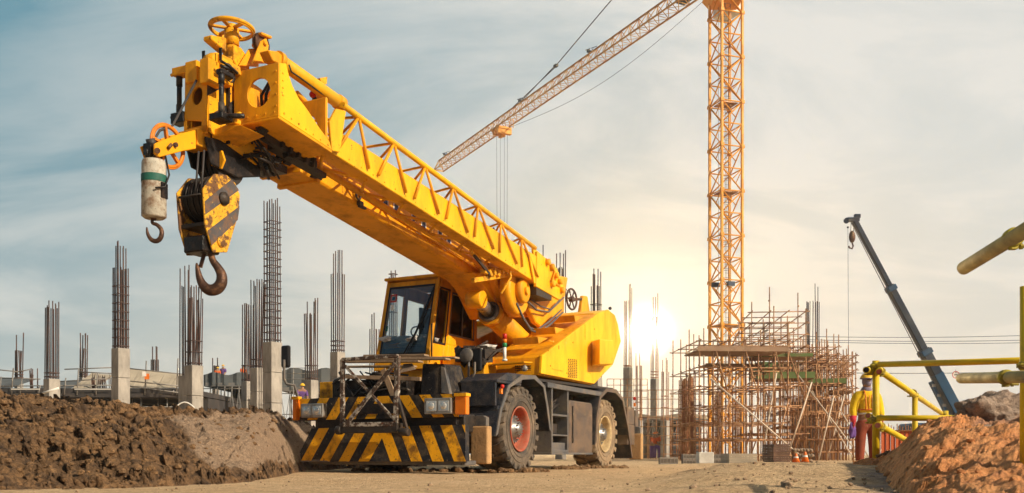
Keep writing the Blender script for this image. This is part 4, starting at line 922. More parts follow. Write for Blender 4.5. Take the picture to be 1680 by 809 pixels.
# sheave housing under the head
b = MB(); b.prism([V((-6.12, hR + .02, 3.84)), V((-5.25, hR + .02, 3.98)), V((-5.2, hR + .02, 3.64)), V((-5.6, hR + .02, 3.52)), V((-6.02, hR + .02, 3.56))], (0, .03, 0)); b.prism([V((-6.12, hL - .02, 3.84)), V((-5.25, hL - .02, 3.98)), V((-5.2, hL - .02, 3.64)), V((-5.6, hL - .02, 3.52)), V((-6.02, hL - .02, 3.56))], (0, .03, 0)); b.build('sheave_housing', 'grease', head, .01)
b = MB(); b.prism([FR(338, 255, -5.9), FR(363, 246, -5.9), FR(368, 262, -5.9), FR(362, 277, -5.9), FR(340, 270, -5.9)], (.03, 0, 0)); b.prism([FR(347, 226, -6.0), FR(395, 205, -6.0), FR(372, 204, -6.0), FR(346, 214, -6.0)], (.4, 0, 0)); b.build('shroud_plate', 'yellow', head, .006)
for k in range(4):
    b = MB(); b.lathe((-5.68, hR + .07 + .08 * k, 3.66), (0, 1, 0), [(0, .24), (.012, .245), (.025, .215), (.038, .245), (.05, .24)], 32); b.build('sheave', 'dark_steel', head)
b = MB(); rr = random.Random(4)
for k in range(26):
    p = V((-5.75 + .75 * rr.random(), .75 + .75 * rr.random(), 3.72 + .3 * rr.random())); b.tube([p, p + V((.3 * rr.random(), .2 * rr.random() - .1, .15 * rr.random() - .05)), p + V((.4 * rr.random() + .1, .2 * rr.random() - .1, -.1 * rr.random()))], .012 + .015 * rr.random(), 6)
for k in range(12): b.box(V((-5.6 + .9 * rr.random(), .7 + .8 * rr.random(), 3.8 + .25 * rr.random())), (.12, .07, .07), Matrix.Rotation(rr.random() * 3, 3, 'X'))
b.build('cable_clutter', 'grease', head)
b = MB(); b.beam(V((-5.5, .78, 4.02)), V((-4.5, .80, 3.93)), .08, .12); b.beam(V((-5.2, .9, 3.98)), V((-4.2, .9, 3.9)), .12, .06); 
for k in range(5): b.box(V((-5.2 + .15 * k, .74, 4.0 - .015 * k)), (.05, .06, .12)); 
b.build('rope_tray', 'dark_steel', head)
b = MB(); b.box(FR(398, 262, -5.35), (.1, .25, .12)); b.build('limit_switch', 'red_rim', head, .01)
# vertical guide rods
def rod(x, y0, y1, s, r, nm='guide_rod'):
    b = MB(); a, c = FR(x, y0, s), FR(x, y1, s); b.tube([a, c], r, 14); b.tube([a, a + (c - a) * .28], r * 1.25, 14); b.tube([a + (c - a) * .72, c], r * 1.25, 14); g = b.build(nm, 'black', head); return a, c, g
a, c, g = rod(294, 122, 192, Sh + .05, .028); b = MB(); b.box2(a + V((-.06, -.26, -.03)), a + V((.06, .06, .06))); b.lathe(a + V((-.02, .05, 0)), (0, 1, 0), [(0, .02), (.06, .02)], 8); b.build('rod_arm', 'yellow', g, .012)
b = MB(); b.box2(c + V((-.07, -.13, -.09)), c + V((.07, .07, .03))); b.lathe(c + V((-.02, .06, 0)), (0, 1, 0), [(0, .022), (.05, .022)], 8); b.build('rod_foot', 'grease', g, .01)
a, c, g = rod(363, 118, 188, Sh - .05, .028); b = MB(); b.box2(a + V((-.04, -.04, -.03)), a + V((.16, .05, .03))); b.build('rod_arm', 'grease', g, .012)
b = MB(); b.box2(c + V((-.07, -.08, -.07)), c + V((.10, .12, .01))); b.tube([c + V((0, -.1, -.03)), c + V((.1, -.24, -.02))], .03, 8); b.build('rod_foot', 'grease', g, .01)
b = MB(); 
b.torus(FR(372, 118, Sh + .2), (0, 1, .2), .07, .03, 20, 8); b.torus(FR(376, 126, Sh + .25), (0, 1, .2), .06, .028, 20, 8)
b.tube([FR(362, 100, Sh), FR(376, 108, Sh + .1), FR(390, 121, Sh + .2)], .016, 6); b.tube([FR(362, 108, Sh), FR(374, 112, Sh + .1), FR(384, 122, Sh + .2)], .02, 6); b.build('head_hose', 'grease', head)
b = MB()
for (x, y) in ((333, 89), (361, 84)):
    a = FR(x, y, Sh + .05); b.prism([a + V((0, .015, -.1)), a + V((0, -.015, -.1)), a + V((0, -.02, .04)), a + V((0, .02, .04))], (.012, 0, 0))
b.build('lifting_eye', 'grease', head)
b = MB(); b.lathe(FR(350, 102, Sh + .12), (0, 1, 0), [(-.08, .09), (.0, .10), (.08, .09)], 24); b.prism([FR(334, 96, Sh + .1), FR(364, 93, Sh + .1), FR(366, 108, Sh + .1), FR(334, 112, Sh + .1)], (.3, 0, 0)); b.build('head_cap', 'yellow_worn', head, .01)
b = MB(); b.box2(FR(370, 196, Sh + .1), FR(396, 206, Sh + .2)); b.lathe(FR(388, 189, Sh + .1), (0, -1, 0), [(0, .03), (.05, .03), (.07, .02)], 12); b.build('step_lug', 'yellow_worn', head, .01)
# horizontal wheel on its post, top sheave
hw = SD(380, 47, 1.1)
b = MB(); b.torus(hw, (.05, 0, 1), .245, .022, 48, 10); b.torus(hw + V((0, 0, -.02)), (.05, 0, 1), .235, .014, 48, 8)
for k in range(6):
    a = math.pi * k / 3 + .3; b.beam(hw, hw + V((math.cos(a) * .23, math.sin(a) * .23, 0)), .045, .02)
b.lathe(hw, (0, 0, 1), [(-.05, .06), (.04, .06), (.05, .03)], 20); b.build('guide_wheel', 'yellow_worn', head)
b = MB(); pz = SD(380, 100, 1.1).z; b.tube([hw + V((0, 0, -.38)), hw + V((0, 0, -.2))], .07, 20); b.tube([hw + V((0, 0, -.2)), hw + V((0, 0, -.02))], .085, 20); b.tube([hw + V((0, 0, -.46)), hw + V((0, 0, -.36))], .10, 20); b.build('wheel_post', 'yellow_worn', head)
b = MB(); b.prism([SD(346, 57, 1.1), SD(372, 62, 1.1), SD(372, 86, 1.1), SD(346, 64, 1.1)], (0, .12, 0)); b.prism([SD(384, 74, 1.0), SD(396, 78, 1.0), SD(410, 98, 1.0), SD(410, 118, 1.0), SD(390, 112, 1.0), SD(384, 100, 1.0)], (0, .18, 0)); b.build('post_gusset', 'yellow_worn', head, .01)
ts = SD(428, 72, .85)
b = MB(); b.lathe(ts + V((0, -.03, 0)), (0, 1, 0), [(0, .12), (.02, .125), (.03, .10), (.04, .125), (.06, .12)], 28); b.build('top_sheave', 'hook', head)
b = MB(); b.prism([SD(414, 104, .80), SD(428, 68, .80), SD(437, 62, .80), SD(441, 75, .80), SD(438, 104, .80)], (0, .025, 0)); b.prism([SD(408, 104, .80) + V((0, .14, 0)), SD(425, 76, .80) + V((0, .14, 0)), SD(441, 75, .80) + V((0, .14, 0)), SD(440, 106, .80) + V((0, .14, 0))], (0, .025, 0)); b.lathe(ts + V((0, -.08, 0)), (0, 1, 0), [(0, .03), (.2, .03)], 10); b.beam(SD(426, 55, .8), SD(443, 62, .8), .06, .03); b.build('sheave_bracket', 'yellow', head, .006)
# small hoist sheave on its arm
sw = SD(275, 240, 1.22)
b = MB(); b.torus(sw, (0, 1, 0), .215, .020, 40, 8); b.torus(sw, (0, 1, 0), .235, .012, 40, 8)
for k in range(5):
    a = 2 * math.pi * k / 5 + .5; b.beam(sw, sw + V((math.cos(a) * .21, 0, math.sin(a) * .21)), .03, .035, (0, 1, 0))
b.lathe(sw - V((0, .05, 0)), (0, 1, 0), [(0, .05), (.1, .05)], 16); b.build('hoist_sheave', 'orange', head)
b = MB(); tt = 1.12
b.prism([SD(254, 236, tt), SD(262, 232, tt), SD(300, 218, tt), SD(322, 213, tt), SD(322, 244, tt), SD(300, 248, tt), SD(262, 258, tt), SD(254, 252, tt)], (0, .03, 0))
b.prism([SD(254, 236, tt) + V((0, .2, 0)), SD(300, 218, tt) + V((0, .2, 0)), SD(322, 213, tt) + V((0, .2, 0)), SD(322, 244, tt) + V((0, .2, 0)), SD(262, 258, tt) + V((0, .2, 0))], (0, .03, 0))
a = SD(322, 213, tt); c = SD(344, 247, tt); b.box2((a.x, tt - .02, c.z), (c.x, tt + .27, a.z + .02)); arm = b.build('sheave_arm', 'yellow', head, .008)
b = MB(); b.tube([SD(258, 247, tt - .03), SD(258, 247, tt + .26)], .03, 12); b.tube([sw - V((0, .13, 0)), sw + V((0, .13, 0))], .025, 12); b.tube([SD(276, 243, tt - .02), SD(281, 237, tt - .02)], .02, 8); b.build('arm_pin', 'hook', arm)
b = MB(); b.tube([FR(322, 132, Sh - .03), SD(283, 206, 1.22), SD(262, 214, 1.22), SD(251, 232, 1.22), SD(248, 262, 1.25)], .014, 8); b.build('hoist_rope', 'cable', head)
# --- mirrors, beacon
b = MB(); c = FR(765, 583, -.75); b.lathe(c, (-1, 0, .1), [(-.02, .10), (.0, .125), (.02, .10), (.03, .0)], 28); mm = b.build('round_mirror', 'grey_paint', crane)
b = MB(); b.tube([c + V((.05, -.02, 0)), FR(769, 605, -.75), FR(767, 655, -.75)], .018, 8); b.build('mirror_arm', 'grey_paint', mm)
b = MB(); c = FR(783, 590, -.7); b.box(c, (.06, .17, .38)); mm = b.build('square_mirror', 'black_clean', crane, .03, 3)
b = MB(); b.tube([FR(779, 594, -.78), FR(779, 612, -.78), FR(773, 622, -.78), FR(762, 626, -.7)], .018, 8); b.build('mirror_arm', 'grey_paint', mm)
b = MB(); c = FR(469, 585, -1.75); b.box(c, (.08, .17, .37)); mm = b.build('square_mirror', 'black_clean', crane, .035, 3)
b = MB(); b.tube([FR(466, 590, -1.82), FR(466, 622, -1.8), FR(470, 630, -1.8), FR(483, 632, -1.7), FR(488, 650, -1.6), FR(500, 655, -1.5)], .022, 8); b.build('mirror_arm', 'grey_paint', mm)
be = empty('signal_beacon', SD(828, 566, .3)); be.parent = crane
for z0, z1, m_, nm in ((.10, .19, 'red_lens', 'red_lamp'), (.035, .10, 'amber', 'amber_lamp'), (-.035, .035, 'green_lens', 'green_lamp')):
    b = MB(); b.lathe((0, 0, 0), (0, 0, 1), [(z0, .036), (z1 - .005, .036), (z1, .03)], 20); b.build(nm, m_, be)
b = MB(); b.tube([(0, 0, -.25), (0, 0, -.036)], .028, 12); b.tube([(0, 0, -.27), (0, 0, -.24)], .045, 12); b.build('beacon_post', 'white', be)
b = MB(); b.tube([SD(828, 582, .3), SD(836, 576, .3), SD(840, 584, .3), SD(834, 588, .3)], .012, 6); b.build('beacon_wire', 'dark_steel', be)
b = MB(); b.blob(SD(824, 634, -.12), .035, 1, 2, .05, smooth=True); ml = b.build('marker_lamp', 'red_lens', crane); b = MB(); b.box(SD(822, 642, -.1), (.05, .04, .08)); b.build('marker_base', 'amber', ml)
b = MB(); b.blob(SD(1041, 654, -.05), .04, 1, 2, .05, smooth=True); ml = b.build('marker_lamp', 'red_lens', crane); b = MB(); b.box(SD(1041, 664, -.05), (.05, .04, .08)); b.build('marker_base', 'amber', ml)

# ------------------------------------------------------------------ main hook block (hangs from the boom head)
hb_o = c2w((-6.05, 1.1, 0))
hookb = empty('hook_block', CO, ANG, 'scarred yellow pulley block with grey stripes and big rusty hook under the boom head', 'hook block')
tn = .93
chk = [(333, 310), (352, 285), (372, 287), (386, 300), (394, 320), (391, 354), (373, 414), (350, 414), (337, 370)]
b = MB(); b.prism([SD(x, y, tn) for x, y in chk], (0, .025, 0)); k1 = b.build('cheek_plate', 'hook_yellow', hookb, .006)
b = MB()
for q in ([(337, 352), (341, 340), (392, 314), (394, 320), (392, 336), (338, 368)], [(338, 378), (342, 392), (391, 356), (393, 340), (390, 340)]):
    pass
S1 = [(336, 330), (380, 294), (392, 312), (337, 352)]; S2_ = [(347, 403), (390, 361), (393, 338), (341, 378)]
for q in (S1, S2_): b.prism([SD(x, y, tn - .004) for x, y in q], (0, .003, 0))
b.build('stripe', 'hook_stripe', k1)
b = MB(); b.lathe(SD(366, 326, tn), (0, -1, 0), [(0, .075), (.03, .072), (.035, .05), (.05, .045), (.05, 0)], 24); b.build('axle_boss', 'dark_steel', k1)
b = MB(); b.lathe(SD(362, 397, tn), (0, -1, 0), [(0, .062), (.02, .058), (.022, 0)], 24); b.build('pin_boss', 'hook_yellow', k1)
b = MB(); b.prism([V((SD(x, y, tn).x, tn + .38, SD(x, y, tn).z)) for x, y in chk], (0, .025, 0)); b.build('cheek_plate', 'hook_yellow', hookb, .006)
sc_ = SD(366, 326, tn)
for k in range(4):
    b = MB(); b.lathe((sc_.x, tn + .05 + .085 * k, sc_.z), (0, 1, 0), [(0, .25), (.015, .26), (.032, .215), (.05, .26), (.065, .25)], 36); b.build('sheave', 'dark_steel', hookb)
b = MB(); b.tube([(sc_.x - .02, tn + .03, sc_.z - .2), (sc_.x - .3, tn + .05, sc_.z - .02), (sc_.x - .3, tn + .36, sc_.z - .02)], .014, 8); b.box2((sc_.x - .25, tn + .03, sc_.z - .35), (sc_.x + .1, tn + .38, sc_.z - .31)); b.build('rope_guard', 'dark_steel', hookb)
cz = SD(352, 405, tn); b = MB(); b.box2((cz.x - .12, tn + .05, cz.z - .06), (cz.x + .14, tn + .35, cz.z + .12)); b.build('crosshead', 'grease', hookb, .015)
for k, (x, yt, yb) in enumerate(((311, 275, 300), (328, 270, 305), (365, 270, 292), (389, 262, 305))):
    b = MB(); z0 = sc_.z; xx = sc_.x + (-.25 if k < 2 else .25); b.tube([(xx + .05, tn + .09 + .08 * k, 3.66), (xx, tn + .085 + .085 * k, z0)], .012, 6); b.build('hoist_rope', 'cable', hookb)
hpx = [(318, 593), (326, 625), (347, 655), (362, 685), (361, 718), (343, 742), (315, 748), (290, 733), (272, 700), (262, 655), (259, 636)]
hr = [13, 14, 17, 21, 24, 25, 24, 20, 15, 9, 3]
ZH = c2w((cz.x, tn + .2, 0)).y
b = MB(); pts = []
for (zx, zy) in hpx:
    w_ = W(220 + zx / 2.528, 180 + zy / 2.528, ZH); d = w_ - V(CO); pts.append(V((d.x * UX + d.y * UY, d.x * WX + d.y * WY, w_.z)))
# smooth the path
def cat_path(P, rs, k=4):
    out, ro = [], []
    for i in range(len(P) - 1):
        p0, p1, p2, p3 = P[max(i - 1, 0)], P[i], P[i + 1], P[min(i + 2, len(P) - 1)]
        for j in range(k):
            t = j / k; out.append(.5 * ((2 * p1) + (p2 - p0) * t + (2 * p0 - 5 * p1 + 4 * p2 - p3) * t * t + (3 * p1 - p0 - 3 * p2 + p3) * t ** 3)); ro.append(rs[i] * (1 - t) + rs[i + 1] * t)
    return out + [P[-1]], ro + [rs[-1]]
pp, rs_ = cat_path(pts, [r / 2.528 / F * ZH for r in hr]); b.tube(pp, rs_, 16); b.tube([pts[0] + V((0, 0, .10)), pts[0]], .05, 14); hk = b.build('hook', 'hook', hookb)
b = MB(); 
w1, w2 = [V(((W(220 + x / 2.528, 180 + y / 2.528, ZH) - V(CO)).dot(V((UX, UY, 0))), (W(220 + x / 2.528, 180 + y / 2.528, ZH) - V(CO)).dot(V((WX, WY, 0))), W(1, 180 + y / 2.528, ZH).z)) for x, y in ((292, 592), (274, 655))]
b.beam(w1, w2, .05, .012, (1, 0, 0)); b.build('safety_latch', 'hook', hk)
# ------------------------------------------------------------------ auxiliary hook with its white weight
wc = SD(251, 280, 1.22)
ax = empty('hook_weight', CO, ANG, 'scuffed white cylinder weight with green band and small hook hanging left of the big block', 'hook')
zt, zb = SD(251, 262, 1.22).z, SD(251, 357, 1.22).z; cx_, cy_ = wc.x + .03, 1.24; rw = .128
b = MB(); b.lathe((cx_, cy_, 0), (0, 0, 1), [(zb, rw * .8), (zb + .02, rw), (zt - .03, rw * .98), (zt, rw * .9)], 36); wt = b.build('weight', 'weight', ax)
b = MB(); b.lathe((cx_, cy_, 0), (0, 0, 1), [(zt - .24, rw + .003), (zt - .16, rw + .003)], 36, True, False); b.build('green_band', 'green', wt)
b = MB(); dv = V((.2, -1, 0)).normalized(); b.box(V((cx_, cy_, (zt + zb) / 2 - .02)) + dv * (rw - .03), (.10, .075, .16), Matrix.Rotation(math.atan2(dv.y, dv.x) + math.pi / 2, 3, 'Z')); b.build('slot', 'grease', wt)
b = MB(); b.tube([(cx_ - .09, cy_, zt), (cx_ - .1, cy_, zt + .08), (cx_, cy_, zt + .12), (cx_ + .1, cy_, zt + .08), (cx_ + .09, cy_, zt)], .022, 8); b.box((cx_ - .04, cy_, zt + .1), (.12, .1, .12)); b.build('shackle', 'grease', ax)
b = MB(); b.tube([(cx_ + .05, cy_ - .1, zt + .1), (cx_ + .07, cy_ - rw - .02, zt - .15), (cx_ + .0, cy_ - rw - .03, zt - .3), (cx_ - .1, cy_ - rw + .0, zt - .33)], .010, 6); b.build('safety_chain', 'grease', ax)
hp = [(75, 455), (76, 470), (95, 478), (113, 500), (110, 530), (92, 545), (70, 538), (56, 515), (52, 488)]
b = MB(); pts = []; ZA = c2w((cx_, cy_, 0)).y
for (zx, zy) in hp:
    w_ = W(220 + zx / 2.528, 180 + zy / 2.528, ZA); d = w_ - V(CO); pts.append(V((d.x * UX + d.y * UY, d.x * WX + d.y * WY, w_.z)))
pp, rs_ = cat_path(pts, [r / 2.528 / F * ZA for r in (6, 7, 8, 9, 10, 10, 9, 7, 3)]); b.tube(pp, rs_, 12); b.tube([(cx_, cy_, zb + .02), pts[0]], .035, 10); b.build('hook', 'hook', ax)
b = MB(); b.tube([(cx_ - .02, cy_, zt + .14), (cx_ - .05, cy_ + .0, zt + .22)], .05, 8); b.tube([(sw.x - .235, 1.22, sw.z), (cx_, cy_, zt + .1)], .013, 6); b.build('hoist_rope', 'cable', ax)

# bolts, seams and small plates that break up the clean panels
def bolts(name, pts, ax, r, par, m='yellow_worn'):
    b = MB()
    for p in pts: b.lathe(p, ax, [(-.004, r), (r * .7, r), (r * .8, r * .6)], 6, False)
    b.build(name, m, par)
zz0, zz1 = g0[9].z, g0[0].z
bolts('bolt_row', [V((Sg, ta + .06 + .13 * i, zz0 + .05)) for i in range(5)] + [V((Sg, ta + .04, zz0 + .12 + .13 * i)) for i in range(4)], (-1, 0, 0), .011, jib)
bolts('bolt_row', [SD(466 + 12 * i, 186 + 8.6 * i, ta - .001) for i in range(7)] + [SD(464, 120 + 12 * i, ta - .001) for i in range(4)], (0, -1, 0), .011, jib)
bolts('bolt_row', [JB0.lerp(JB1, (i + .5) / 24) + V((0, -.001, .05)) for i in range(24)], (0, -1, 0), .010, jib)
b = MB()
for k in range(6):
    b = MB(); s0 = -3.4 + 1.15 * k; o = V((s0, 0, bh(s0))); b.beam(o + EY * (tb0 - .002) + bup * .06, o + EY * (tb0 - .002) + bup * .68, .018, .008, (0, 1, 0)); b.build('weld_seam', 'yellow_worn', boom)
b = MB()
for (x, y, w_, h_) in ((905, 560, .22, .012), (960, 545, .012, .3), (915, 607, .5, .010)):
    p = SD(x, y, -.004); b.box(p, (w_, .006, h_))
b.build('panel_seam', 'yellow_worn', hs)
b = MB()
for (x, y) in ((900, 575), (903, 600), (930, 612), (968, 612), (985, 575), (975, 540), (940, 562)): b.lathe(SD(x, y, -.001), (0, -1, 0), [(0, .016), (.010, .014)], 8)
b.build('panel_bolt', 'yellow_worn', hs)
b = MB(); p = SD(917, 570, -.004); b.box(p, (.012, .008, .07)); b.build('panel_handle', 'black_clean', hs)
for (u, v, w_, h_, m_) in ((.58, .12, .10, .05, 'white'), (.75, .20, .06, .06, 'amber')):
    b = MB(); c0 = uvq(QS, u, v); b.box(c0 + V((0, -.004, 0)), (w_ * 2, .004, h_ * 1.6)); b.build('sticker', m_, cab)
b = MB(); b.tube([P3(.12, TRr - .05, 1.95), P3(.12, TRr - .05, 2.6)], .014, 8); b.tube([P3(1.35, TRr - .02, 2.05), P3(1.5, TRr - .05, 2.05), P3(1.5, TRr - .05, 2.2)], .012, 6); b.build('grab_handle', 'black_clean', cab)
b = MB(); b.lathe((-.2, 2.5, 3.3), (1, 0, 0), [(0, .07), (.08, .06)], 14); b.bm.free()

# ------------------------------------------------------------------ column helper
def column(px, wpx, ytop, yrb, nbar=8, tie=0, ytie=None, second=None, rot=.95, mt='concrete', Z=None, label='', mr='rebar', splay=.05, barh=None, size=.5):
    Z = Z or min(95, size * 1.38 * F / wpx * .95)
    p = W(px, HY, Z); e = empty('concrete_column', (p.x, p.y, 0), rot, label, 'column', 'unfinished concrete columns with bare reinforcement')
    h = W(px, ytop, Z).z; hr_ = W(px, yrb, Z).z
    b = MB(); zq = h
    while zq > -.3: b.box2((-size / 2, -size / 2, max(-.3, zq - 1.22)), (size / 2, size / 2, zq)); zq -= 1.235
    if nbar > 0 and h > .4: b.build('shaft', mt, e, .015)
    else: b.bm.free()
    k = size * .5 - .05; side = nbar // 4; pos = []
    for q in range(4):
        for j in range(side):
            t = -k + 2 * k * j / side; pos.append(((t, -k), (k, t), (-t, k), (-k, -t))[q])
    rb = max(.017, Z * (.00062 if px < 1000 else .00042)); mr = 'rust_bar' if 1000 < px < 1200 else mr  # bars near the sun get a paler material, its glow put into the colour
    rs = random.Random(int(px))
    me0 = None
    for (x, y) in pos[:24]:
        hh = hr_ - rs.random() * (hr_ - h) * .07
        if second and rs.random() < .45: hh = W(px, second, Z).z
        ox, oy = rs.uniform(-1, 1) * splay * size, rs.uniform(-1, 1) * splay * size
        b = MB(); b.tube([(x, y, h - .05), (x + ox * .5, y + oy * .5, (h + hh) / 2), (x + ox, y + oy, hh)], rb, 5, True, False); b.build('rebar', mr, e)
    if tie:
        z0 = h + .1; z1 = W(px, ytie, Z).z if ytie else hr_ - .3; n = tie
        b = MB(); r = rb * .8
        b.tube([(-k - rb, -k - rb, 0), (k + rb, -k - rb, 0), (k + rb, k + rb, 0), (-k - rb, k + rb, 0), (-k - rb, -k - rb, 0)], r, 4, False, False)
        o = b.build('stirrup', mr, e); o.location.z = z0
        for i in range(1, n):
            c = o.copy(); C.objects.link(c); c.parent = e; c.location.z = z0 + (z1 - z0) * i / (n - 1)
    return e
CG = column
CG(31, 12, 622, 545, 8, 3, 610, 575, label='far thin column at the left edge with two bunched tall bars', Z=62, splay=.25, size=.42)
CG(85, 25, 622, 493, 12, 2, 612, 505, label='column with a low stubby shaft and tall dark bars beside a white pipe', Z=42, size=.52)
CG(137, 12, 620, 545, 8, 3, 612, 572, label='far thin column left of the tall square shaft with two bunched bars', Z=62, splay=.2, size=.42)
CG(198, 26, 572, 397, 16, 8, 470, 440, label='tall square column with rusty ties low on its bars, alone left of the tan net', Z=38, size=.53)
CG(254, 12, 612, 566, 8, 1, 609, 590, label='farthest little column showing only short bars above the tan net', Z=75, size=.5)
CG(318, 27, 600, 466, 16, 3, 560, 490, label='column with a dense bunch of bars just left of the pair of yellow helmets', Z=37, size=.53, splay=.15)
CG(306, 20, 617, 433, 8, 0, None, 470, label='second shaft hard against the left of the densely barred column', Z=40, size=.5)
CG(354, 9, 618, 586, 8, 0, None, 600, label='tiny far bars rising behind the two workers in yellow helmets', Z=90, size=.5)
CG(406, 16, 626, 492, 8, 2, 600, 500, label='column with bundled bars beside the worker in the orange vest', Z=58, size=.55, splay=.1)
CG(423, 21, 604, 456, 12, 2, 590, 470, label='mid height column hard left of the tallest tied column', Z=47, size=.55, splay=.1)
CG(447, 27, 562, 323, 12, 17, 365, 330, label='tallest column whose bars carry a ladder of square ties', Z=37, size=.55)
CG(511, 20, 624, 488, 12, 2, 600, 515, label='column behind the left end of the crane bumper', Z=48, size=.52, splay=.12)
CG(554, 22, 578, 407, 12, 3, 560, 450, label='column with tall bars just left of the crane cab', Z=44, size=.52, splay=.06)
CG(614, 12, 640, 512, 8, 0, None, 540, label='thin bars showing right at the left edge of the crane cab', Z=60, size=.5)
CG(645, 12, 640, 437, 8, 4, 450, 455, label='column bars poking up above the crane cab roof', Z=70, size=.5)
CG(920, 14, 600, 409, 8, 0, None, 440, label='bars rising just behind the rear end of the folded lattice', Z=55, size=.5)
CG(978, 16, 620, 438, 8, 3, 500, 470, label='bars rising above the crane counterweight', Z=52, size=.52)
CG(1030, 15, 603, 464, 8, 3, 600, 494, Z=66, label='column just right of the crane counterweight in the sun glow', size=.5)
CG(1048, 12, 690, 570, 8, 3, 660, 600, label='slim reinforcement cage between the two glowing columns', Z=60, size=.4, mr='rust_bar')
CG(1074, 14, 622, 480, 8, 3, 610, 520, Z=70, label='taller glowing column directly right of the sun', size=.5)
CG(1091, 12, 690, 585, 8, 3, 650, 610, label='low column with short bars right of the sun', Z=62, size=.45)
CG(1333, 18, 622, 462, 12, 4, 600, 495, label='column wrapped by scaffolding with its bars high above the decks', Z=47, size=.6, mt='concrete', splay=.1)
def cage(px, wpx, ytop, Z, label, n=20):
    p = W(px, HY, Z); s = wpx / F * Z / 1.3; e = empty('rebar_cage', (p.x, p.y, 0), .5, label, 'rebar cage', 'free standing reinforcement cages'); h = W(px, ytop, Z).z; k = s / 2
    for q in range(4):
        for j in range(3):
            t = -k + 2 * k * j / 3; x, y = ((t, -k), (k, t), (-t, k), (-k, -t))[q]; b = MB(); b.tube([(x, y, 0), (x, y, h * (1 - .06 * random.random()))], .024, 5, True, False); b.build('rebar', 'rust_bar', e)
    b = MB(); b.tube([(-k, -k, 0), (k, -k, 0), (k, k, 0), (-k, k, 0), (-k, -k, 0)], .016, 4, False, False); o = b.build('stirrup', 'rust_bar', e); o.location.z = .1
    for i in range(1, n):
        c = link_copy(o, e); c.location.z = .1 + (h * .93) * i / n
cage(1122, 14, 620, 44, 'narrow orange reinforcement cage, first of the two left of the tower crane')
cage(1134, 13, 612, 50, 'taller orange reinforcement cage hard behind the narrow one')
cage(1178, 12, 640, 48, 'orange reinforcement cage inside the left end of the big scaffold', 18)
cage(1262, 15, 640, 50, 'dense orange reinforcement cage under the scaffold middle bay', 22)
cage(1210, 12, 655, 52, 'orange reinforcement cage at the foot of the tower crane', 18)

# ------------------------------------------------------------------ left: slab building with formwork
Zf = 52
e = empty('slab_building', W(120, HY, Zf) - V((0, 0, CZ)), 0, 'low unfinished slab building with dark space below, tan netting and pipe rails', 'building')
e.location.z = 0; ex, ey = e.location.x, e.location.y
def wl(px, py, Z): p = W(px, py, Z); return V((p.x - ex, p.y - ey, p.z))
b = MB(); a, c = wl(-260, 637, Zf), wl(308, 641, Zf); b.hexa([V((a.x, 0, a.z - .3)), V((c.x, 0, a.z - .3)), V((c.x, 16, a.z - .3)), V((a.x, 16, a.z - .3))], [V((a.x, 0, a.z)), V((c.x, 0, a.z)), V((c.x, 16, a.z)), V((a.x, 16, a.z))]); b.build('slab', 'ply_shade', e)
b = MB(); b.box2((a.x, 10, 0), (c.x, 10.3, a.z - .35)); b.box2((c.x - .3, 3.5, 0), (c.x, 10, a.z - .35)); b.build('shade_wall', 'ply_shade', e)  # dark wall added to close the gap, painted as shade below the slab
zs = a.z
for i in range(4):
    b = MB(); b.box2((a.x, -.15 + .5 * i, zs - .52 - .0 * i), (c.x, -.05 + .5 * i, zs - .303)); b.build('form_beam', 'ply_shade', e)
b = MB(); b.tube([(0, 0, 0), (0, 0, zs - .55)], .035, 6); pr = b.build('prop', 'scaf_grey', e); pr.location = (a.x + .5, .2, 0)
n = 26
for i in range(1, n): c_ = link_copy(pr, e, (a.x + .5 + (c.x - a.x - 1) * i / (n - 1), .2 + .6 * (i % 2), 0))
for z in (1.2, 2.3, 3.0):
    b = MB(); b.tube([(a.x, .1, z), (c.x, .1, z)], .03, 6); b.build('ledger', 'scaf_grey', e)
def leaning(px0, y0, px1, y1, yb, d, m, nm, th=.08):
    b = MB(); A_, B_ = wl(px0, y0, Zf + d), wl(px1, y1, Zf + d); n_ = 14
    for i in range(n_):
        u0, u1 = i / n_, (i + 1) / n_; p, q = A_.lerp(B_, u0), A_.lerp(B_, u1); sag = .06 * math.sin(i * 2.3)
        pb, qb = V((p.x, p.y - d * .8 + sag, zs + .04)), V((q.x, q.y - d * .8 - sag * .3, zs + .04))
        b.hexa([pb, qb, q, p], [v_ + V((0, th, 0)) for v_ in (pb, qb, q, p)])
    b.build(nm, m, e)
leaning(208, 604, 306, 616, 650, 2.0, 'net', 'shade_net'); leaning(150, 612, 186, 615, 640, 3.0, 'net', 'shade_net'); leaning(-120, 618, 60, 622, 640, 4.0, 'net_grey', 'shade_net'); leaning(96, 626, 150, 624, 640, 3.5, 'net_grey', 'shade_net')
for (x0, y0, x1, y1, d) in ((-10, 606, 30, 610, 0), (0, 620, 66, 622, .5), (24, 611, 50, 606, .2), (106, 606, 186, 603, .3), (128, 610, 186, 613, .3), (206, 604, 310, 615, -.3), (200, 624, 300, 634, -.3), (200, 632, 300, 645, -.3), (96, 626, 186, 621, .1), (-40, 634, 190, 632, -.1)):
    b = MB(); b.tube([wl(x0, y0, Zf + d), wl(x1, y1, Zf + d)], .035, 6); b.build('guard_rail', 'scaf_grey', e)
for x, y in ((22, 604), (2, 618), (129, 605), (108, 620), (240, 592), (292, 588), (285, 640), (66, 632), (36, 622), (160, 612)):
    b = MB(); b.tube([wl(x, y, Zf - .2), V((wl(x, y, Zf).x, -.2, zs - .4))], .035, 6); b.build('rail_post', 'scaf_grey', e)
for (x0, x1, y) in ((18, 64, 636), (122, 184, 636)):
    b = MB(); p, q = wl(x0, y, Zf - .3), wl(x1, y + 3, Zf - .3); b.box2(p + V((0, 0, -.12)), q + V((0, .1, .05))); b.build('edge_form', 'white_panel', e)
b = MB(); rr = random.Random(12)
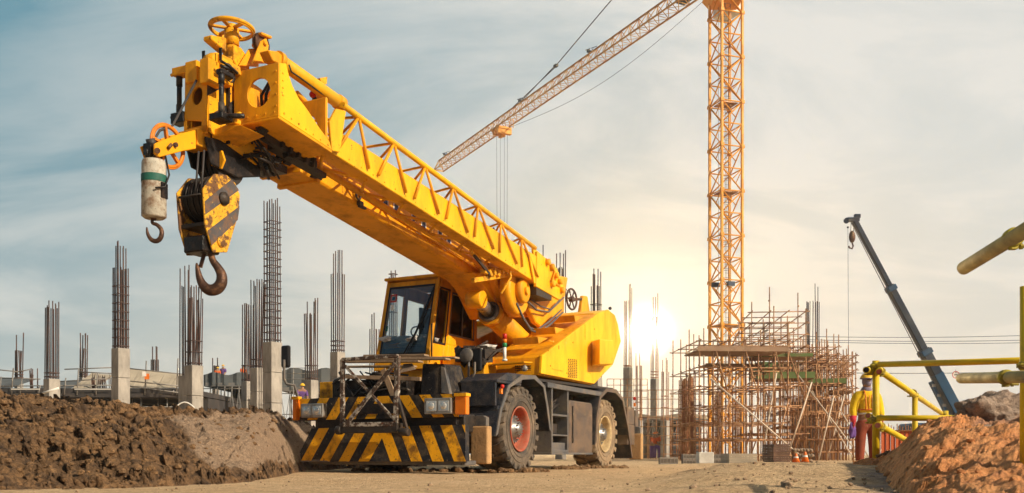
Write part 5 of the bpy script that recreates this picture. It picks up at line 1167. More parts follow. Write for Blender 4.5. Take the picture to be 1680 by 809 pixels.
for k in range(26): 
    x = wl(150 + 36 * rr.random(), 630, Zf + .5); b.tube([V((x.x, .5, zs)), V((x.x + rr.uniform(-.1, .1), .5, zs + .5 + .4 * rr.random()))], .022, 5)
for k in range(8): 
    x = wl(50 + 12 * rr.random(), 630, Zf + .5); b.tube([V((x.x, .5, zs)), V((x.x + rr.uniform(-.1, .1), .5, zs + .6 + .6 * rr.random()))], .03, 5)
b.build('starter_bars', 'rebar', e)
b = MB(); q = wl(240, 616, Zf - .5); b.box2(q + V((-.1, 0, -.22)), q + V((.16, .03, .1))); b.build('notice_board', 'orange_plastic', e); b = MB(); b.box2(q + V((-.23, -.012, -.05)), q + V((.0, -.005, .22))); b.build('notice_board', 'white', e)
b = MB(); b.tube([W(70, 645, 40), W(96, 637, 40)], .05, 8); o = b.build('white_pipe', 'white'); tag(o, 'short white pipe leaning at the foot of the stubby shafted column', 'pipe')
b = MB(); pts = [W(287 + 32 * i / 10, 669 - 9 * math.sin(math.pi * i / 10), 30) for i in range(11)]; b.tube(pts, .025, 6); o = b.build('white_hose', 'white'); tag(o, 'thin white hose arching over the crest of the dirt mound', 'hose')

def shoring(name, label, px0, px1, ytop, Z, nb, netm, ynet, depth=6):
    o_ = W(px0, HY, Z); e = empty(name, (o_.x, o_.y, 0), 0, label, 'shoring'); w_ = (px1 - px0) / F * Z; h = W(0, ytop, Z).z; hn = W(0, ynet, Z).z
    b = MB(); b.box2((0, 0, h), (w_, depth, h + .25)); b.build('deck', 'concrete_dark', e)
    b = MB(); b.box2((0, depth - .2, 0), (w_, depth, h)); b.build('shade_wall', 'ply_shade', e)  # added dark wall, shade under the deck put into its colour
    if hn > h:
        b = MB(); n_ = 12
        for i in range(n_):
            x0, x1 = w_ * i / n_, w_ * (i + 1) / n_; d0, d1 = .06 * math.sin(i * 2.1), .06 * math.sin((i + 1) * 2.1)
            b.hexa([V((x0, d0, h + .1)), V((x1, d1, h + .1)), V((x1, d1, hn + .1 * math.sin(i))), V((x0, d0, hn + .1 * math.sin(i - 1)))], [V((x0, d0 + .03, h + .1)), V((x1, d1 + .03, h + .1)), V((x1, d1 + .03, hn + .1 * math.sin(i))), V((x0, d0 + .03, hn + .1 * math.sin(i - 1)))])
        b.build('netting', netm, e)
    b = MB(); b.tube([(0, 0, 0), (0, 0, h)], .035, 6); pr = b.build('prop', 'scaf_grey', e); pr.location = (0, -.05, 0)
    for i in range(1, nb + 1): link_copy(pr, e, (w_ * i / nb, -.05, 0))
    for i in range(nb): link_copy(pr, e, (w_ * (i + .5) / nb, 1.4, 0))
    bw = w_ / nb
    b = MB(); b.tube([(0, -.09, .6), (bw, -.09, h - .2)], .022, 5); b1 = b.build('brace', 'scaf_grey', e)
    b = MB(); b.tube([(bw, -.12, .6), (0, -.12, h - .2)], .022, 5); b2 = b.build('brace', 'scaf_grey', e)
    for i in range(1, nb): link_copy(b1, e, (bw * i, 0, 0)); link_copy(b2, e, (bw * i, 0, 0))
    for z in (h * .33, h * .66, h - .15):
        b = MB(); b.tube([(0, -.07, z), (w_, -.07, z)], .028, 6); b.build('ledger', 'scaf_grey', e)
    return e, h
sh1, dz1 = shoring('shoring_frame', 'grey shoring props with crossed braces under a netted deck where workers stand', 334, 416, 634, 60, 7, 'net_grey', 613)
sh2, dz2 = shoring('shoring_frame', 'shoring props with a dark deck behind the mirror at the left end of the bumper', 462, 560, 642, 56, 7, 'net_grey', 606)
for (x0, y0, x1, y1, z) in ((458, 608, 505, 605, 54), (470, 614, 520, 616, 54), (478, 622, 510, 621, 54)):
    pass
sh3, dz3 = shoring('shoring_frame', 'glowing pale shoring props behind the rear of the crane', 1000, 1168, 690, 66, 12, 'net', 680, 4)
# thin guard-rail frames catching the glow
def railing(label, px0, px1, y0, y1, Z, n, nr, m='scaf', zb=0.):
    o_ = W(px0, HY, Z); e = empty('guard_railing', (o_.x, o_.y, 0), 0, label, 'railing'); w_ = (px1 - px0) / F * Z; h0, h1 = W(0, y1, Z).z, W(0, y0, Z).z
    b = MB(); b.tube([(0, 0, zb), (0, 0, h1)], .028, 6); s = b.build('post', m, e)
    for i in range(1, n + 1): link_copy(s, e, (w_ * i / n, 0, 0))
    for k in range(nr): 
        z = h0 + (h1 - h0) * k / max(1, nr - 1); b = MB(); b.tube([(0, -.03, z), (w_, -.03, z)], .022, 6); b.build('rail', m, e)
    return e
railing('pipe railing seen above the rear of the crane beside the counterweight', 996, 1062, 622, 652, 60, 6, 4)
railing('low mesh like pipe railing between the glowing columns', 1040, 1150, 640, 745, 56, 9, 8)
railing('pipe railing behind the left mirror and bumper end', 462, 520, 604, 622, 54, 3, 3, 'scaf_grey')
railing('long low pipe railing at the foot of the tower crane', 1100, 1180, 690, 748, 58, 8, 7, 'rust_bar')

# ------------------------------------------------------------------ tower crane
TX, TY = 14.5, 62.0; JH = 32.9
tcr = empty('tower_crane', (TX, TY, 0), 0, 'tall orange lattice tower crane rising behind the scaffold with its long jib reaching left', 'tower crane')
mr_ = R(18.6); MW = 1.56
ms = empty('mast', (0, 0, 0), mr_); ms.parent = tcr
def mastsec(h):
    b = MB(); k = MW / 2; np_ = 2; ph = h / np_
    for sx in (-1, 1):
        for sy in (-1, 1): b.box((sx * k, sy * k, h / 2), (.15, .15, h)); b.box((sx * k, sy * k, h - .05), (.26, .26, .12)); b.box((sx * k, sy * k, .06), (.24, .24, .1))
    for i in range(np_):
        z0, z1 = i * ph, (i + 1) * ph
        cs = [V((-k, -k, 0)), V((k, -k, 0)), V((k, k, 0)), V((-k, k, 0))]
        for q in range(4):
            a, c = cs[q], cs[(q + 1) % 4]
            b.tube([a + V((0, 0, z1)), c + V((0, 0, z1))], .045, 6)
            if (i + q) % 2: b.tube([a + V((0, 0, z0)), c + V((0, 0, z1))], .05, 6)
            else: b.tube([c + V((0, 0, z0)), a + V((0, 0, z1))], .05, 6)
            b.tube([(a + c) / 2 + V((0, 0, z0 + ph * .5)), (a if (i + q) % 2 else c) + V((0, 0, z1))], .035, 6)
    return b
sec = mastsec(3.0).build('mast_section', 'tower_orange', ms)
for i in range(1, 11): link_copy(sec, ms, (0, 0, 3.0 * i))
b = MB(); 
for sx in (-.2, .2): b.tube([(.15 + sx, 0, 0), (.15 + sx, 0, 32)], .02, 5)
for i in range(100): b.tube([(-.05, 0, .3 * i + .3), (.35, 0, .3 * i + .3)], .012, 4)
b.build('ladder', 'scaf_grey', ms)
b = MB()
for i in range(34): b.torus((.15, .3, .9 * i + 1.2), (0, 0, 1), .34, .014, 14, 4)
for sx in (-.2, .1, .45): b.tube([(sx, .62, 1), (sx, .62, 31.5)], .014, 4)
b.build('ladder_cage', 'scaf_grey', ms)
for z in (9, 18, 24): 
    b = MB(); b.box((0, 0, z), (1.2, 1.1, .05)); b.build('rest_platform', 'scaf', ms)
for q_ in ((-.9, -.2, 11.7), (-.2, -.9, 11.7)): b = MB(); b.box(q_, (.5, .3, .28)); b.build('floodlight', 'navy', ms)
b = MB(); b.hexa([(-.95, -.95, 30.9), (.95, -.95, 30.9), (.95, .95, 30.9), (-.95, .95, 30.9)], [(-1.35, -1.35, 31.6), (1.35, -1.35, 31.6), (1.35, 1.35, 31.6), (-1.35, 1.35, 31.6)]); b.lathe((0, 0, 31.6), (0, 0, 1), [(0, 1.3), (.5, 1.3)], 32); b.box((0, 0, 32.5), (1.8, 1.8, .8)); b.build('slewing_ring', 'tower_orange', tcr)
jd = V((-22.9, 43, 0)); JL = jd.length; ja = math.atan2(jd.y, jd.x)
jb = empty('jib', (0, 0, JH), ja); jb.parent = tcr
def jibsec(L_, n, w_=1.15, h=1.15):
    b = MB(); s = L_ / n
    for y in (-w_ / 2, w_ / 2): b.box((L_ / 2, y, 0), (L_, .10, .10))
    b.box((L_ / 2, 0, h), (L_, .11, .11))
    for i in range(n):
        x0, xm, x1 = i * s, (i + .5) * s, (i + 1) * s
        for y in (-w_ / 2, w_ / 2):
            b.tube([(x0, y, 0), (xm, 0, h)], .033, 5); b.tube([(xm, 0, h), (x1, y, 0)], .033, 5)
        b.tube([(x0, -w_ / 2, 0), (x0, w_ / 2, 0)], .026, 5); b.tube([(x0, -w_ / 2, 0), (x1, w_ / 2, 0)], .022, 5)
    return b
NS = 8; sl_ = (JL - 1.0) / NS
sec = jibsec(sl_, 5).build('jib_section', 'tower_rust', jb); sec.location = (1.0, 0, 0)
for i in range(1, NS): link_copy(sec, jb, (1.0 + sl_ * i, 0, 0))
b = MB(); b.box((JL - .02, 0, .4), (.08, 1.2, 1.1)); b.bm.free()
b = MB(); b.box((JL, 0, .0), (.12, 1.3, .12)); b.tube([(JL, -.6, 0), (JL, 0, 1.2)], .05, 6); b.tube([(JL, .6, 0), (JL, 0, 1.2)], .05, 6); b.build('jib_nose', 'tower_rust', jb)
for x in (JL - 1.6, JL * .60, JL * .35): 
    b = MB(); b.box((x, -.1, 1.45), (.5, .35, .2)); b.tube([(x, -.1, 1.2), (x, -.1, 1.4)], .04, 6); b.tube([(x - .6, -.4, 1.65), (x + .4, .1, 1.6)], .03, 5); b.build('floodlight', 'navy', jb)
b = MB(); b.box((5.6, -.9, 1.0), (1.0, .8, .45)); b.tube([(5.1, -1.3, 1.2), (5.1, -1.3, 2.0), (6.1, -1.3, 2.0), (6.1, -1.3, 1.2)], .03, 5); b.box((4.6, 0, .8), (.9, .7, .7)); b.build('trolley_winch', 'navy', jb)
tx = 0
# trolley under the jib where the ropes hang (photo x about 823)
for k in range(400):
    t = k / 400; X_, Y_ = TX + jd.x * t, TY + jd.y * t
    if abs(CX + X_ / Y_ * F - 824) < 1: tx = t * JL
b = MB(); b.box((tx, 0, -.25), (1.6, 1.4, .2)); b.box((tx - .5, 0, -.55), (.4, 1.5, .5)); b.box((tx + .6, 0, -.5), (.3, 1.3, .35)); b.tube([(tx - .9, -.8, -.2), (tx - .9, -.8, .7), (tx - .1, -.8, .7), (tx - .1, -.8, -.2)], .04, 5); b.box((tx, 0, -.8), (.9, .3, .3)); tro = b.build('trolley', 'tower_orange', jb)
for dy in (-.55, -.25, .15, .5):
    b = MB(); b.tube([(tx + dy * .3, dy, -.7), (tx + dy * .2, dy * .9, -17.5)], .018, 4); b.build('hoist_rope', 'cable', tro)
b = MB(); b.box((tx, 0, -17.8), (.5, 1.2, .8)); b.tube([(tx, 0, -18.1), (tx, 0, -18.8), (tx + .2, 0, -19.0), (tx + .3, 0, -18.8)], .09, 8); b.build('hook_pulley', 'tower_orange', tro)
apex = V((-.5, 0, 7.5))
b = MB()
for y in (-.6, .6):
    for x in (-.9, .6): b.tube([(x, y, .3), apex + V((0, y * .2, 0))], .09, 8)
b.build('tower_head', 'tower_orange', jb)
t1 = JL * .585
b = MB(); b.tube([apex, V((t1 - 6, 0, 2.2))], .045, 6); b.tube([V((t1 - 6, 0.08, 2.2)), V((t1, .08, 1.2))], .04, 6); b.tube([V((t1 - 6, -.08, 2.2)), V((t1 + 3, -.08, 1.2))], .04, 6); b.box((t1 - 6, 0, 2.2), (.4, .3, .2)); b.build('tie_bar', 'cable', jb)
b = MB(); pts = [V((2, -.3, -.5)).lerp(V((tx - 1, -.3, -.3)), i / 20) + V((0, 0, -1.6 * math.sin(math.pi * i / 20) * (1 - .3 * i / 20))) for i in range(21)]; b.tube(pts, .02, 4); b.build('power_cable', 'cable', jb)
b = MB(); b.box((-6, 0, .1), (11, 1.3, .25)); b.tube([(-11, 0, .2), apex], .05, 6); b.build('counter_jib', 'tower_orange', jb)
for i in range(3):
    b = MB(); b.box((-8.4 - 1.0 * i, 0, -.9), (.8, 1.5, 2.2)); b.build('counterweight_block', 'concrete', jb)
b = MB(); b.box((1.6, -1.5, -1.0), (1.6, 1.2, 1.8)); b.build('operator_cab', 'white', jb, .05)

# ------------------------------------------------------------------ scaffolds
def scaffold(label, X0, Y0, rz, nx, ny, bx, by, levels, tops, decks, m='scaf', seed=1, braces=(), railz=()):
    e = empty('scaffold', (X0, Y0, 0), rz, label, 'scaffold', 'tube scaffolds round the new columns'); rs = random.Random(seed); r = .026
    for i in range(nx + 1):
        for j in range(ny + 1):
            h = tops(i, j, rs); b = MB(); b.tube([(i * bx, j * by, 0), (i * bx + rs.uniform(-.04, .04), j * by, h)], r, 6)
            z = 1.0
            while z < h - .2: b.tube([(i * bx, j * by, z - .03), (i * bx, j * by, z + .03)], r * 1.7, 6); z += 1.0
            b.build('standard', m, e)
    for z in levels:
        for j in range(ny + 1): b = MB(); b.tube([(-.15, j * by - .05, z), (nx * bx + .15, j * by - .05, z)], r * .9, 6); b.build('ledger', m, e)
        for i in range(0, nx + 1): b = MB(); b.tube([(i * bx + .05, -.15, z + .05), (i * bx + .05, ny * by + .15, z + .05)], r * .9, 6); b.build('transom', m, e)
    for (x0, y0, x1, y1, z, th, dm) in decks:
        b = MB(); b.box2((x0, y0, z), (x1, y1, z + .06)); b.build('deck_board', 'deck', e)
        b = MB(); b.box2((x0, y0 - .04, z + .0), (x1, y0 - .003, z + th)); b.box2((x1 + .003, y0, z), (x1 + .04, y1, z + th)); b.build('toe_board', dm, e)
    for (p, q, mm) in braces: b = MB(); b.tube([p, q], .035, 6); b.build('brace', mm, e)
    for i in range(nx):
        if i % 2 == seed % 2: b = MB(); b.tube([(i * bx, -.1, .3), ((i + 1) * bx, -.1, 2.6)], .026, 5); b.tube([((i + 1) * bx, -.1, 2.6), (i * bx, -.1, 4.8)], .026, 5); b.build('brace', m, e)
    return e
p = W(1147, HY, 38)
scaffold('big rusty scaffold in front of the tower crane with a high brown deck', p.x, p.y, R(4), 6, 3, .63, 1.5, (.25, .9, 1.6, 2.3, 3.1, 3.9, 5.0), lambda i, j, r: 5.0 + r.random() * .9 + (.6 if i == 5 else 0),
    [(-.1, -.1, 3.75, 2.0, 4.58, .20, 'deck'), (.9, 2.2, 3.4, 3.4, 4.2, .10, 'deck')], seed=1,
    braces=[((.3, -.6, 3.4), (4.2, -1.0, 0), 'pale_prop'), ((0, 0, 0), (0, 0, .01), 'pale_prop')][:1])
p = W(1232, HY, 40)
scaffold('tallest scaffold bay with two long poles over its stepped guard rails', p.x, p.y, R(-6), 3, 3, .78, 1.6, (1.2, 2.4, 3.4, 5.0, 5.5, 6.0, 6.5), lambda i, j, r: (7.6 if (i, j) in ((1, 0), (3, 1)) else 6.2 + .8 * r.random() if j < 2 else 5.4), 
    [(0, 0, 2.6, 1.8, 4.55, .14, 'deck_green')], seed=2, braces=[((1.0, -.5, 3.8), (.3, -.9, 0), 'pale_prop'), ((2.5, -.4, 3.4), (1.5, -.9, .6), 'pale_prop')])
p = W(1284, HY, 43)
scaffold('scaffold with a green formwork deck between the tall bay and the outer scaffold', p.x, p.y, R(-8), 5, 4, .50, 1.1, (.4, 1.0, 1.6, 2.3, 3.0, 3.6, 4.6, 4.95, 5.3), lambda i, j, r: 5.2 + 1.0 * r.random(),
    [(-1.2, -.2, 1.4, 2.0, 3.85, .30, 'deck_green')], seed=3, braces=[((.6, -.5, 4.0), (3.4, -1.0, 0), 'pale_prop'), ((2.2, -.6, 3.0), (1.4, -1.2, 0), 'pale_prop')])
p = W(1330, HY, 45)
scaffold('outer scaffold right of the wrapped column with crossed pale props', p.x, p.y, R(-12), 5, 4, .42, 1.1, (.4, 1.0, 1.6, 2.2, 2.9, 3.5, 4.4, 4.75, 5.1), lambda i, j, r: 5.0 + .9 * r.random() + (1.3 if (i, j) == (1, 1) else 0),
    [(-.4, -.2, 1.6, 2.4, 3.75, .25, 'deck_green')], seed=4, braces=[((.0, -.5, 3.4), (1.9, -1.0, 0), 'pale_prop'), ((1.5, -.6, 3.2), (.6, -1.2, 0), 'pale_prop'), ((1.2, -.6, 2.6), (2.6, -1.2, 0), 'pale_prop')])
p = W(1384, HY, 46)
scaffold('narrow scaffold at the far right end beside the worker', p.x, p.y, R(-12), 1, 3, .42, 1.2, (.5, 1.3, 2.1, 2.9, 3.7, 4.3, 4.8), lambda i, j, r: 5.0 + .5 * r.random(), [(-.7, -.1, .4, 2.2, 3.4, .12, 'deck')], seed=5)
b = MB(); b.box2(W(1245, 600, 47) - V((0, 0, .6)), W(1290, 600, 49)); 
tag(b.build('form_panel', 'deck_green'), 'green formwork panel standing on a lower deck inside the scaffold', 'panel')
b = MB(); q = W(1300, 640, 50); b.box2((q.x, 50, 0), (q.x + 2.6, 50.3, 3.2)); tag(b.build('formwork_wall', 'brown_board'), 'dark reddish form wall standing inside the right scaffold', 'wall panel')

# ------------------------------------------------------------------ things lying before the scaffold
def hollow_blocks(px0, px1, y, Z, nx_, nz, label):
    a, c = W(px0, HY, Z), W(px1, HY, Z); g = 'hollow block stacks'; w_ = (c.x - a.x) / nx_; hh = (W(0, y, Z).z) / nz
    e = empty('block_stack', (a.x, Z, 0), 0, label, 'blocks', g)
    b = MB()
    t = .015; b.box2((0, .03, 0), (w_ - .01, .3, hh - .008)); b.quadholes([V((0, 0, 0)), V((w_ - .01, 0, 0)), V((w_ - .01, 0, hh - .008)), V((0, 0, hh - .008))], [(.15, .2, .45, .8), (.55, .2, .85, .8)], (0, .028, 0)); o = b.build('hollow_block', 'block', e)
    for i in range(nx_):
        for k in range(nz):
            if i or k: link_copy(o, e, (i * w_, 0, k * hh))
hollow_blocks(1121, 1152, 745, 26, 6, 2, 'stack of grey hollow blocks left of the white box')
hollow_blocks(1163, 1195, 745, 27, 6, 2, 'stack of grey hollow blocks right of the white box')
hollow_blocks(1083, 1113, 750, 26, 5, 1, 'low row of hollow blocks near the crane outrigger')
b = MB(); b.box2(W(1147, 745, 24.6) - V((0, 0, .25)), W(1166, 742, 25)); tag(b.build('white_box', 'white_panel', None, .01), 'flat white box standing between the two hollow block stacks', 'box')
b = MB(); rr = random.Random(2)
for k in range(7): b.box2((W(1196, 0, 25).x + .01 * rr.random(), 25, .045 * k + .003), (W(1243, 0, 25).x - .02 * rr.random(), 26, .045 * k + .042))
tag(b.build('board_stack', 'net'), 'low neat stack of grey sheets right of the block stacks', 'sheets')
b = MB()
for k in range(12): b.box2((W(1268, 0, 27).x + .04 * rr.random(), 27, .05 * k), (W(1298, 0, 27).x - .05 * rr.random(), 28.2, .05 * k + .042))
tag(b.build('board_stack', 'brown_board'), 'dark brown stack of boards beside the sack pile under the scaffold', 'boards')
for k in range(18):
    row = k // 6; b = MB(); q = W(1303 + (k % 6) * 5.2 + 2.5 * (row % 2), HY, 27.5); b.blob((q.x, q.y, .09 + .16 * row), .10, k * 3.3, 2, .35, (.75, 1.2, .62), True)
    o = b.build('sack', 'sack'); tag(o, ('muddy sack in the bottom row of the pile behind the orange cones', 'muddy sack in the middle row of the pile behind the orange cones', 'muddy sack in the top row of the pile behind the orange cones')[row], 'sack', ('bottom sacks of the pile', 'middle sacks of the pile', 'top sacks of the pile')[row])
for px, y0, Z, lb_ in ((1306, 744, 22, 'smaller orange cone before the brown boards'), (1321, 741, 21.5, 'larger orange cone before the sack pile')):
    q = W(px, HY, Z); zt_ = W(px, y0, Z).z; g0_ = gz(q.x, q.y); e = empty('traffic_cone', (q.x, q.y, g0_), 0, lb_, 'traffic cone', 'orange cones by the sacks'); h = zt_ - g0_
    b = MB(); b.lathe((0, 0, 0), (0, 0, 1), [(.02, .10), (h * .95, .025), (h, .02)], 20); b.build('cone_body', 'orange_plastic', e)
    b = MB(); b.box((0, 0, .01), (.26, .26, .02)); b.build('base', 'orange_plastic', e)
    b = MB(); b.lathe((0, 0, 0), (0, 0, 1), [(h * .55, .062), (h * .7, .050)], 20, True, False); b.build('reflective_band', 'white', e)

# ------------------------------------------------------------------ orange barrier behind the worker
q0, q1 = W(1446, HY, 30), W(1580, HY, 31)
e = empty('site_barrier', (q0.x, q0.y, 0), 0, 'orange red sheet barrier behind the worker with rusty bars along its top', 'barrier'); L_ = q1.x - q0.x; hb_ = W(0, 706, 30).z
b = MB(); n_ = 40
for i in range(n_): b.box2((L_ * i / n_, .04 * (i % 2), 0), (L_ * (i + 1) / n_ - .004, .04 * (i % 2) + .03, hb_)); 
b.build('barrier_sheet', 'orange_net', e)
b = MB(); b.tube([(0, -.05, hb_ * .98), (L_, -.05, hb_ * .98)], .03, 6); b.build('top_rail', 'rust_bar', e)
b = MB(); b.tube([(0, .1, 0), (0, .1, hb_ + .22)], .016, 5); s = b.build('rebar', 'rust_bar', e)
for i in range(1, 34): c_ = link_copy(s, e, (L_ * i / 34, .02 * (i % 3), -.05 * ((i * 7) % 3)))
railing('brown pipe railing beside the worker at the scaffold end', 1400, 1412, 700, 750, 33, 1, 4)

# ------------------------------------------------------------------ blue telescopic crane in the distance
ZC = 52
ks = ZC / 90
tip, bs = W(1402, 362, ZC), W(1574, 684, ZC)
e = empty('telescopic_crane', (bs.x + 1.5, bs.y, 0), 0, 'distant dark blue telescopic crane with its long boom raised above the orange heap', 'mobile crane'); eo = V(e.location)
d = (bs - tip).normalized(); LL = (bs - tip).length; nrm = V((d.z, 0, -d.x))
for (f0, f1, w0, m_) in ((0.0, .34, .62, 'navy'), (.33, .66, .85, 'navy'), (.655, .90, 1.12, 'navy'), (.78, 1.05, 1.22, 'blue')):
    b = MB(); b.beam(tip + d * LL * f0 - eo, tip + d * LL * f1 - eo, w0 * .8 * ks, w0 * ks * .88, (0, 1, 0)); b.build('boom_section', m_, e, .04)
for f0, w0 in ((.335, 1.05), (.66, 1.3)):
    b = MB(); b.beam(tip + d * LL * f0 - eo, tip + d * (LL * f0 + .3) - eo, w0 * .85 * ks, w0 * .95 * ks, (0, 1, 0)); b.build('boom_collar', 'blue', e, .03)
b = MB(); b.box(tip - eo + V((-.1, 0, .05)), (.7, .3, .22)); b.lathe(tip - eo + V((-.45, -.1, .0)), (0, 1, 0), [(0, .16), (.2, .16)], 16); b.box(tip - eo + V((.15, 0, .25)), (.35, .2, .22)); b.build('boom_head', 'navy', e, .02)
b = MB(); b.beam(tip + d * LL * .8 - nrm * -.5 - eo, tip + d * LL * 1.08 - nrm * -.58 - eo, .2, .24, (0, 1, 0)); b.build('lift_cylinder', 'blue', e)
b = MB()
for k in range(5): b.box(tip + d * LL * (.82 + .05 * k) + nrm * .5 - eo, (.2, .3, .16))
b.tube([tip + nrm * .22 - eo, tip + d * LL * .9 + nrm * .42 - eo], .025, 6); b.build('hose_reel', 'scaf_grey', e)
b = MB(); b.box((0, 0, 1.8), (3.6, 2.2, .9)); b.box((1.3, 0, 2.4), (1.2, 2.0, .5)); b.build('rotating_deck', 'blue', e, .08)
b = MB(); b.box((.5, 0, 1.0), (8, 2.4, .6)); b.build('carrier', 'navy', e, .05)
b = MB(); b.box((-3.9, 0, 1.5), (1.3, 2.3, 1.1)); b.build('carrier_cab', 'blue', e, .12)
b = MB(); b.lathe((0, -.2, 0), (0, 1, 0), [(0, .3), (0, .5), (.05, .55), (.35, .55), (.4, .5)], 28); s = b.build('wheel', 'rubber', e); s.location = (-3.4, -1.1, .55)
for x in (-1.6, 2.6, 4.2): link_copy(s, e, (x, -1.1, .55))
for x in (-3.4, -1.6, 2.6, 4.2): link_copy(s, e, (x, 1.1, .55))
hk_ = W(1398, 392, ZC); e2 = empty('hook_pulley_block', hk_, 0, 'small dark hook block hanging from the tip of the distant blue crane', 'hook block')
b = MB(); b.blob((0, 0, .12), .24, 3, 2, .1, (.8, .6, 1.5), True); b.build('pulley_block', 'hook', e2); b = MB(); b.tube([(0, 0, -.22), (.06, 0, -.4), (.0, 0, -.56), (-.17, 0, -.5), (-.18, 0, -.4)], .05, 8); b.build('hook', 'hook', e2)
b = MB(); b.tube([(-.08, 0, .35), (-.05, 0, 1.1)], .018, 5); b.tube([(.08, 0, .35), (.1, 0, 1.1)], .018, 5); b.build('hoist_rope', 'cable', e2)
b = MB(); b.tube([W(1391, 372, ZC), W(1392, 560, ZC), W(1392, 640, ZC)], .012, 5); b.blob(W(1391, 373, ZC), .07, 1, 1, .1); tag(b.build('tag_line', 'cable'), 'thin tag line hanging straight down from the distant blue crane tip', 'rope')

# ------------------------------------------------------------------ power lines
ZW = 120
for (ya, yb, dz, lb_) in ((552, 544, 0, 'topmost of the thin power lines crossing behind the blue boom'), (557, 553, 1, 'second power line from the top behind the blue boom'), (560, 558, 2, 'third power line from the top behind the blue boom'), (610, 602, -14, 'lowest thin line crossing low behind the yellow top rail')):
    A_, B_ = W(1255, ya - 2, ZW + dz), W(1900, yb - 4, ZW + dz); b = MB()
    b.tube([A_.lerp(B_, i / 24) + V((0, 0, -1.4 * 4 * (i / 24) * (1 - i / 24) * .45)) for i in range(25)], .035, 4); tag(b.build('power_line', 'cable'), lb_, 'power line', 'power lines')
for px in (1255, 1900):
    q = W(px, 540, ZW); e = empty('utility_pole', (q.x, ZW + .5, 0), 0, 'plain wooden utility pole behind the scaffold carrying the power lines' if px < 1500 else 'plain wooden utility pole beyond the far right of the heap', 'utility pole')
    b = MB(); b.tube([(0, 0, 0), (0, 0, q.z + .8)], [.22, .14], 10); b.build('pole', 'bark', e); b = MB(); b.box((0, 0, q.z - .3), (.2, 3.4, .2)); b.build('cross_arm', 'bark', e)
q = W(1568, 615, 106); e = empty('height_limit_sign', q, 0, 'small round white sign with red ring hung on the lowest line', 'sign')
b = MB(); b.lathe((0, 0, 0), (0, -1, 0), [(0, .42), (.03, .42)], 36); b.build('sign_disc', 'white', e); b = MB(); b.torus((0, -.03, 0), (0, 1, 0), .39, .045, 40, 6); b.build('red_ring', 'red_plastic', e)
b = MB()
for q_ in ([(-.09, .3), (.09, .3), (0, .17)], [(-.09, -.3), (.09, -.3), (0, -.17)], [(-.2, .07), (.2, .07), (.2, -.07), (-.2, -.07)]): b.prism([V((x, -.036, z)) for x, z in q_], (0, -.006, 0))
b.build('sign_mark', 'cable', e)
b = MB(); b.tube([(0, 0, .4), (0, 0, .62)], .02, 5); b.build('hanger', 'cable', e)

# ------------------------------------------------------------------ yellow pipe frame on the right
def pipe(pts, r, m='pipe_yellow', nm='pipe', par=None, hollow=False):
    b = MB(); b.tube(pts, r, 20, True); o = b.build(nm, m, par)
    if hollow:
        p0 = V(pts[0]); d = (V(pts[1]) - p0).normalized(); b = MB(); b.tube([p0 - d * .0015, p0 + d * .002], r * .78, 18); b.build('pipe_bore', 'red_rim' if hollow == 2 else 'grease', o)
    return o
def clamp(c, ax, r, par, m='clamp'):
    ax = V(ax).normalized(); b = MB(); b.lathe(V(c) - ax * r * .8, ax, [(0, r * 1.12), (r * .2, r * 1.28), (r * 1.4, r * 1.28), (r * 1.6, r * 1.12)], 20)
    o = b.build('clamp', m, par, .002); x = ax.cross(EZ); 
    if x.length < .1: x = ax.cross(EX)
    x.normalize(); y = ax.cross(x); b = MB()
    b.tube([V(c) + y * r * 1.2 + x * r * .5, V(c) + y * r * 1.2 - x * r * 2.0], r * .22, 8); b.lathe(V(c) + y * r * 1.2 - x * r * 1.2, x, [(0, r * .42), (r * .4, r * .42)], 6, False); b.box(V(c) + y * r * 1.15, (r * .9, r * .9, r * .9)); b.build('clamp_bolt', m, o, .001); return o
pf = empty('pipe_guardrail', W(1437, 760, 8.3), 0, 'yellow pipe guardrail frame with clamped joints standing beside the masked worker', 'guardrail'); po = V(pf.location)
def wq(px, py, Z): return W(px, py, Z) - po
r0 = .031
pipe([wq(1437, 768, 8.3), wq(1437, 592, 8.3)], r0, nm='post', par=pf)
pipe([wq(1442, 598, 8.22), wq(1560, 595, 7.6), wq(1690, 591, 7.0)], .026, nm='top_rail', par=pf)
pipe([wq(1438, 686, 8.22), wq(1580, 686, 8.0)], .026, nm='middle_rail', par=pf)
pipe([wq(1440, 606, 8.36), wq(1546, 679, 12.6)], .030, nm='side_rail', par=pf)
pipe([wq(1443, 698, 8.36), wq(1520, 741, 12.0)], .030, nm='side_rail', par=pf)
pipe([wq(1501, 770, 10.4), wq(1501, 645, 10.4)], r0, nm='post', par=pf)
pipe([wq(1552, 765, 12.5), wq(1552, 674, 12.5)], r0, nm='post', par=pf)
pipe([wq(1421, 607, 8.18), wq(1434, 608, 8.6)], .030, nm='pipe_end', par=pf, hollow=1)
pipe([wq(1442, 610, 8.12), wq(1444, 606, 8.5)], .030, nm='pipe_end', par=pf, hollow=2)
pipe([wq(1424, 682, 8.3), wq(1440, 692, 8.6)], .028, nm='pipe_end', par=pf, hollow=2)
pipe([wq(1440, 698, 8.12), wq(1442, 694, 8.5)], .030, nm='pipe_end', par=pf, hollow=2)
for (x, y, z, ax, r) in ((1437, 600, 8.28, (0, 0, 1), r0), (1428, 607, 8.3, (1, .6, 0), .03), (1446, 610, 8.4, (.3, 1, -.3), .03), (1437, 688, 8.28, (0, 0, 1), r0), (1430, 687, 8.3, (1, .6, -.4), .03), (1446, 700, 8.4, (.3, 1, -.3), .03), (1498, 645, 10.3, (.3, .8, -.4), .032), (1501, 648, 10.4, (0, 0, 1), r0), (1548, 677, 12.5, (0, 0, 1), r0)): clamp(wq(x, y, z), ax, r, pf)
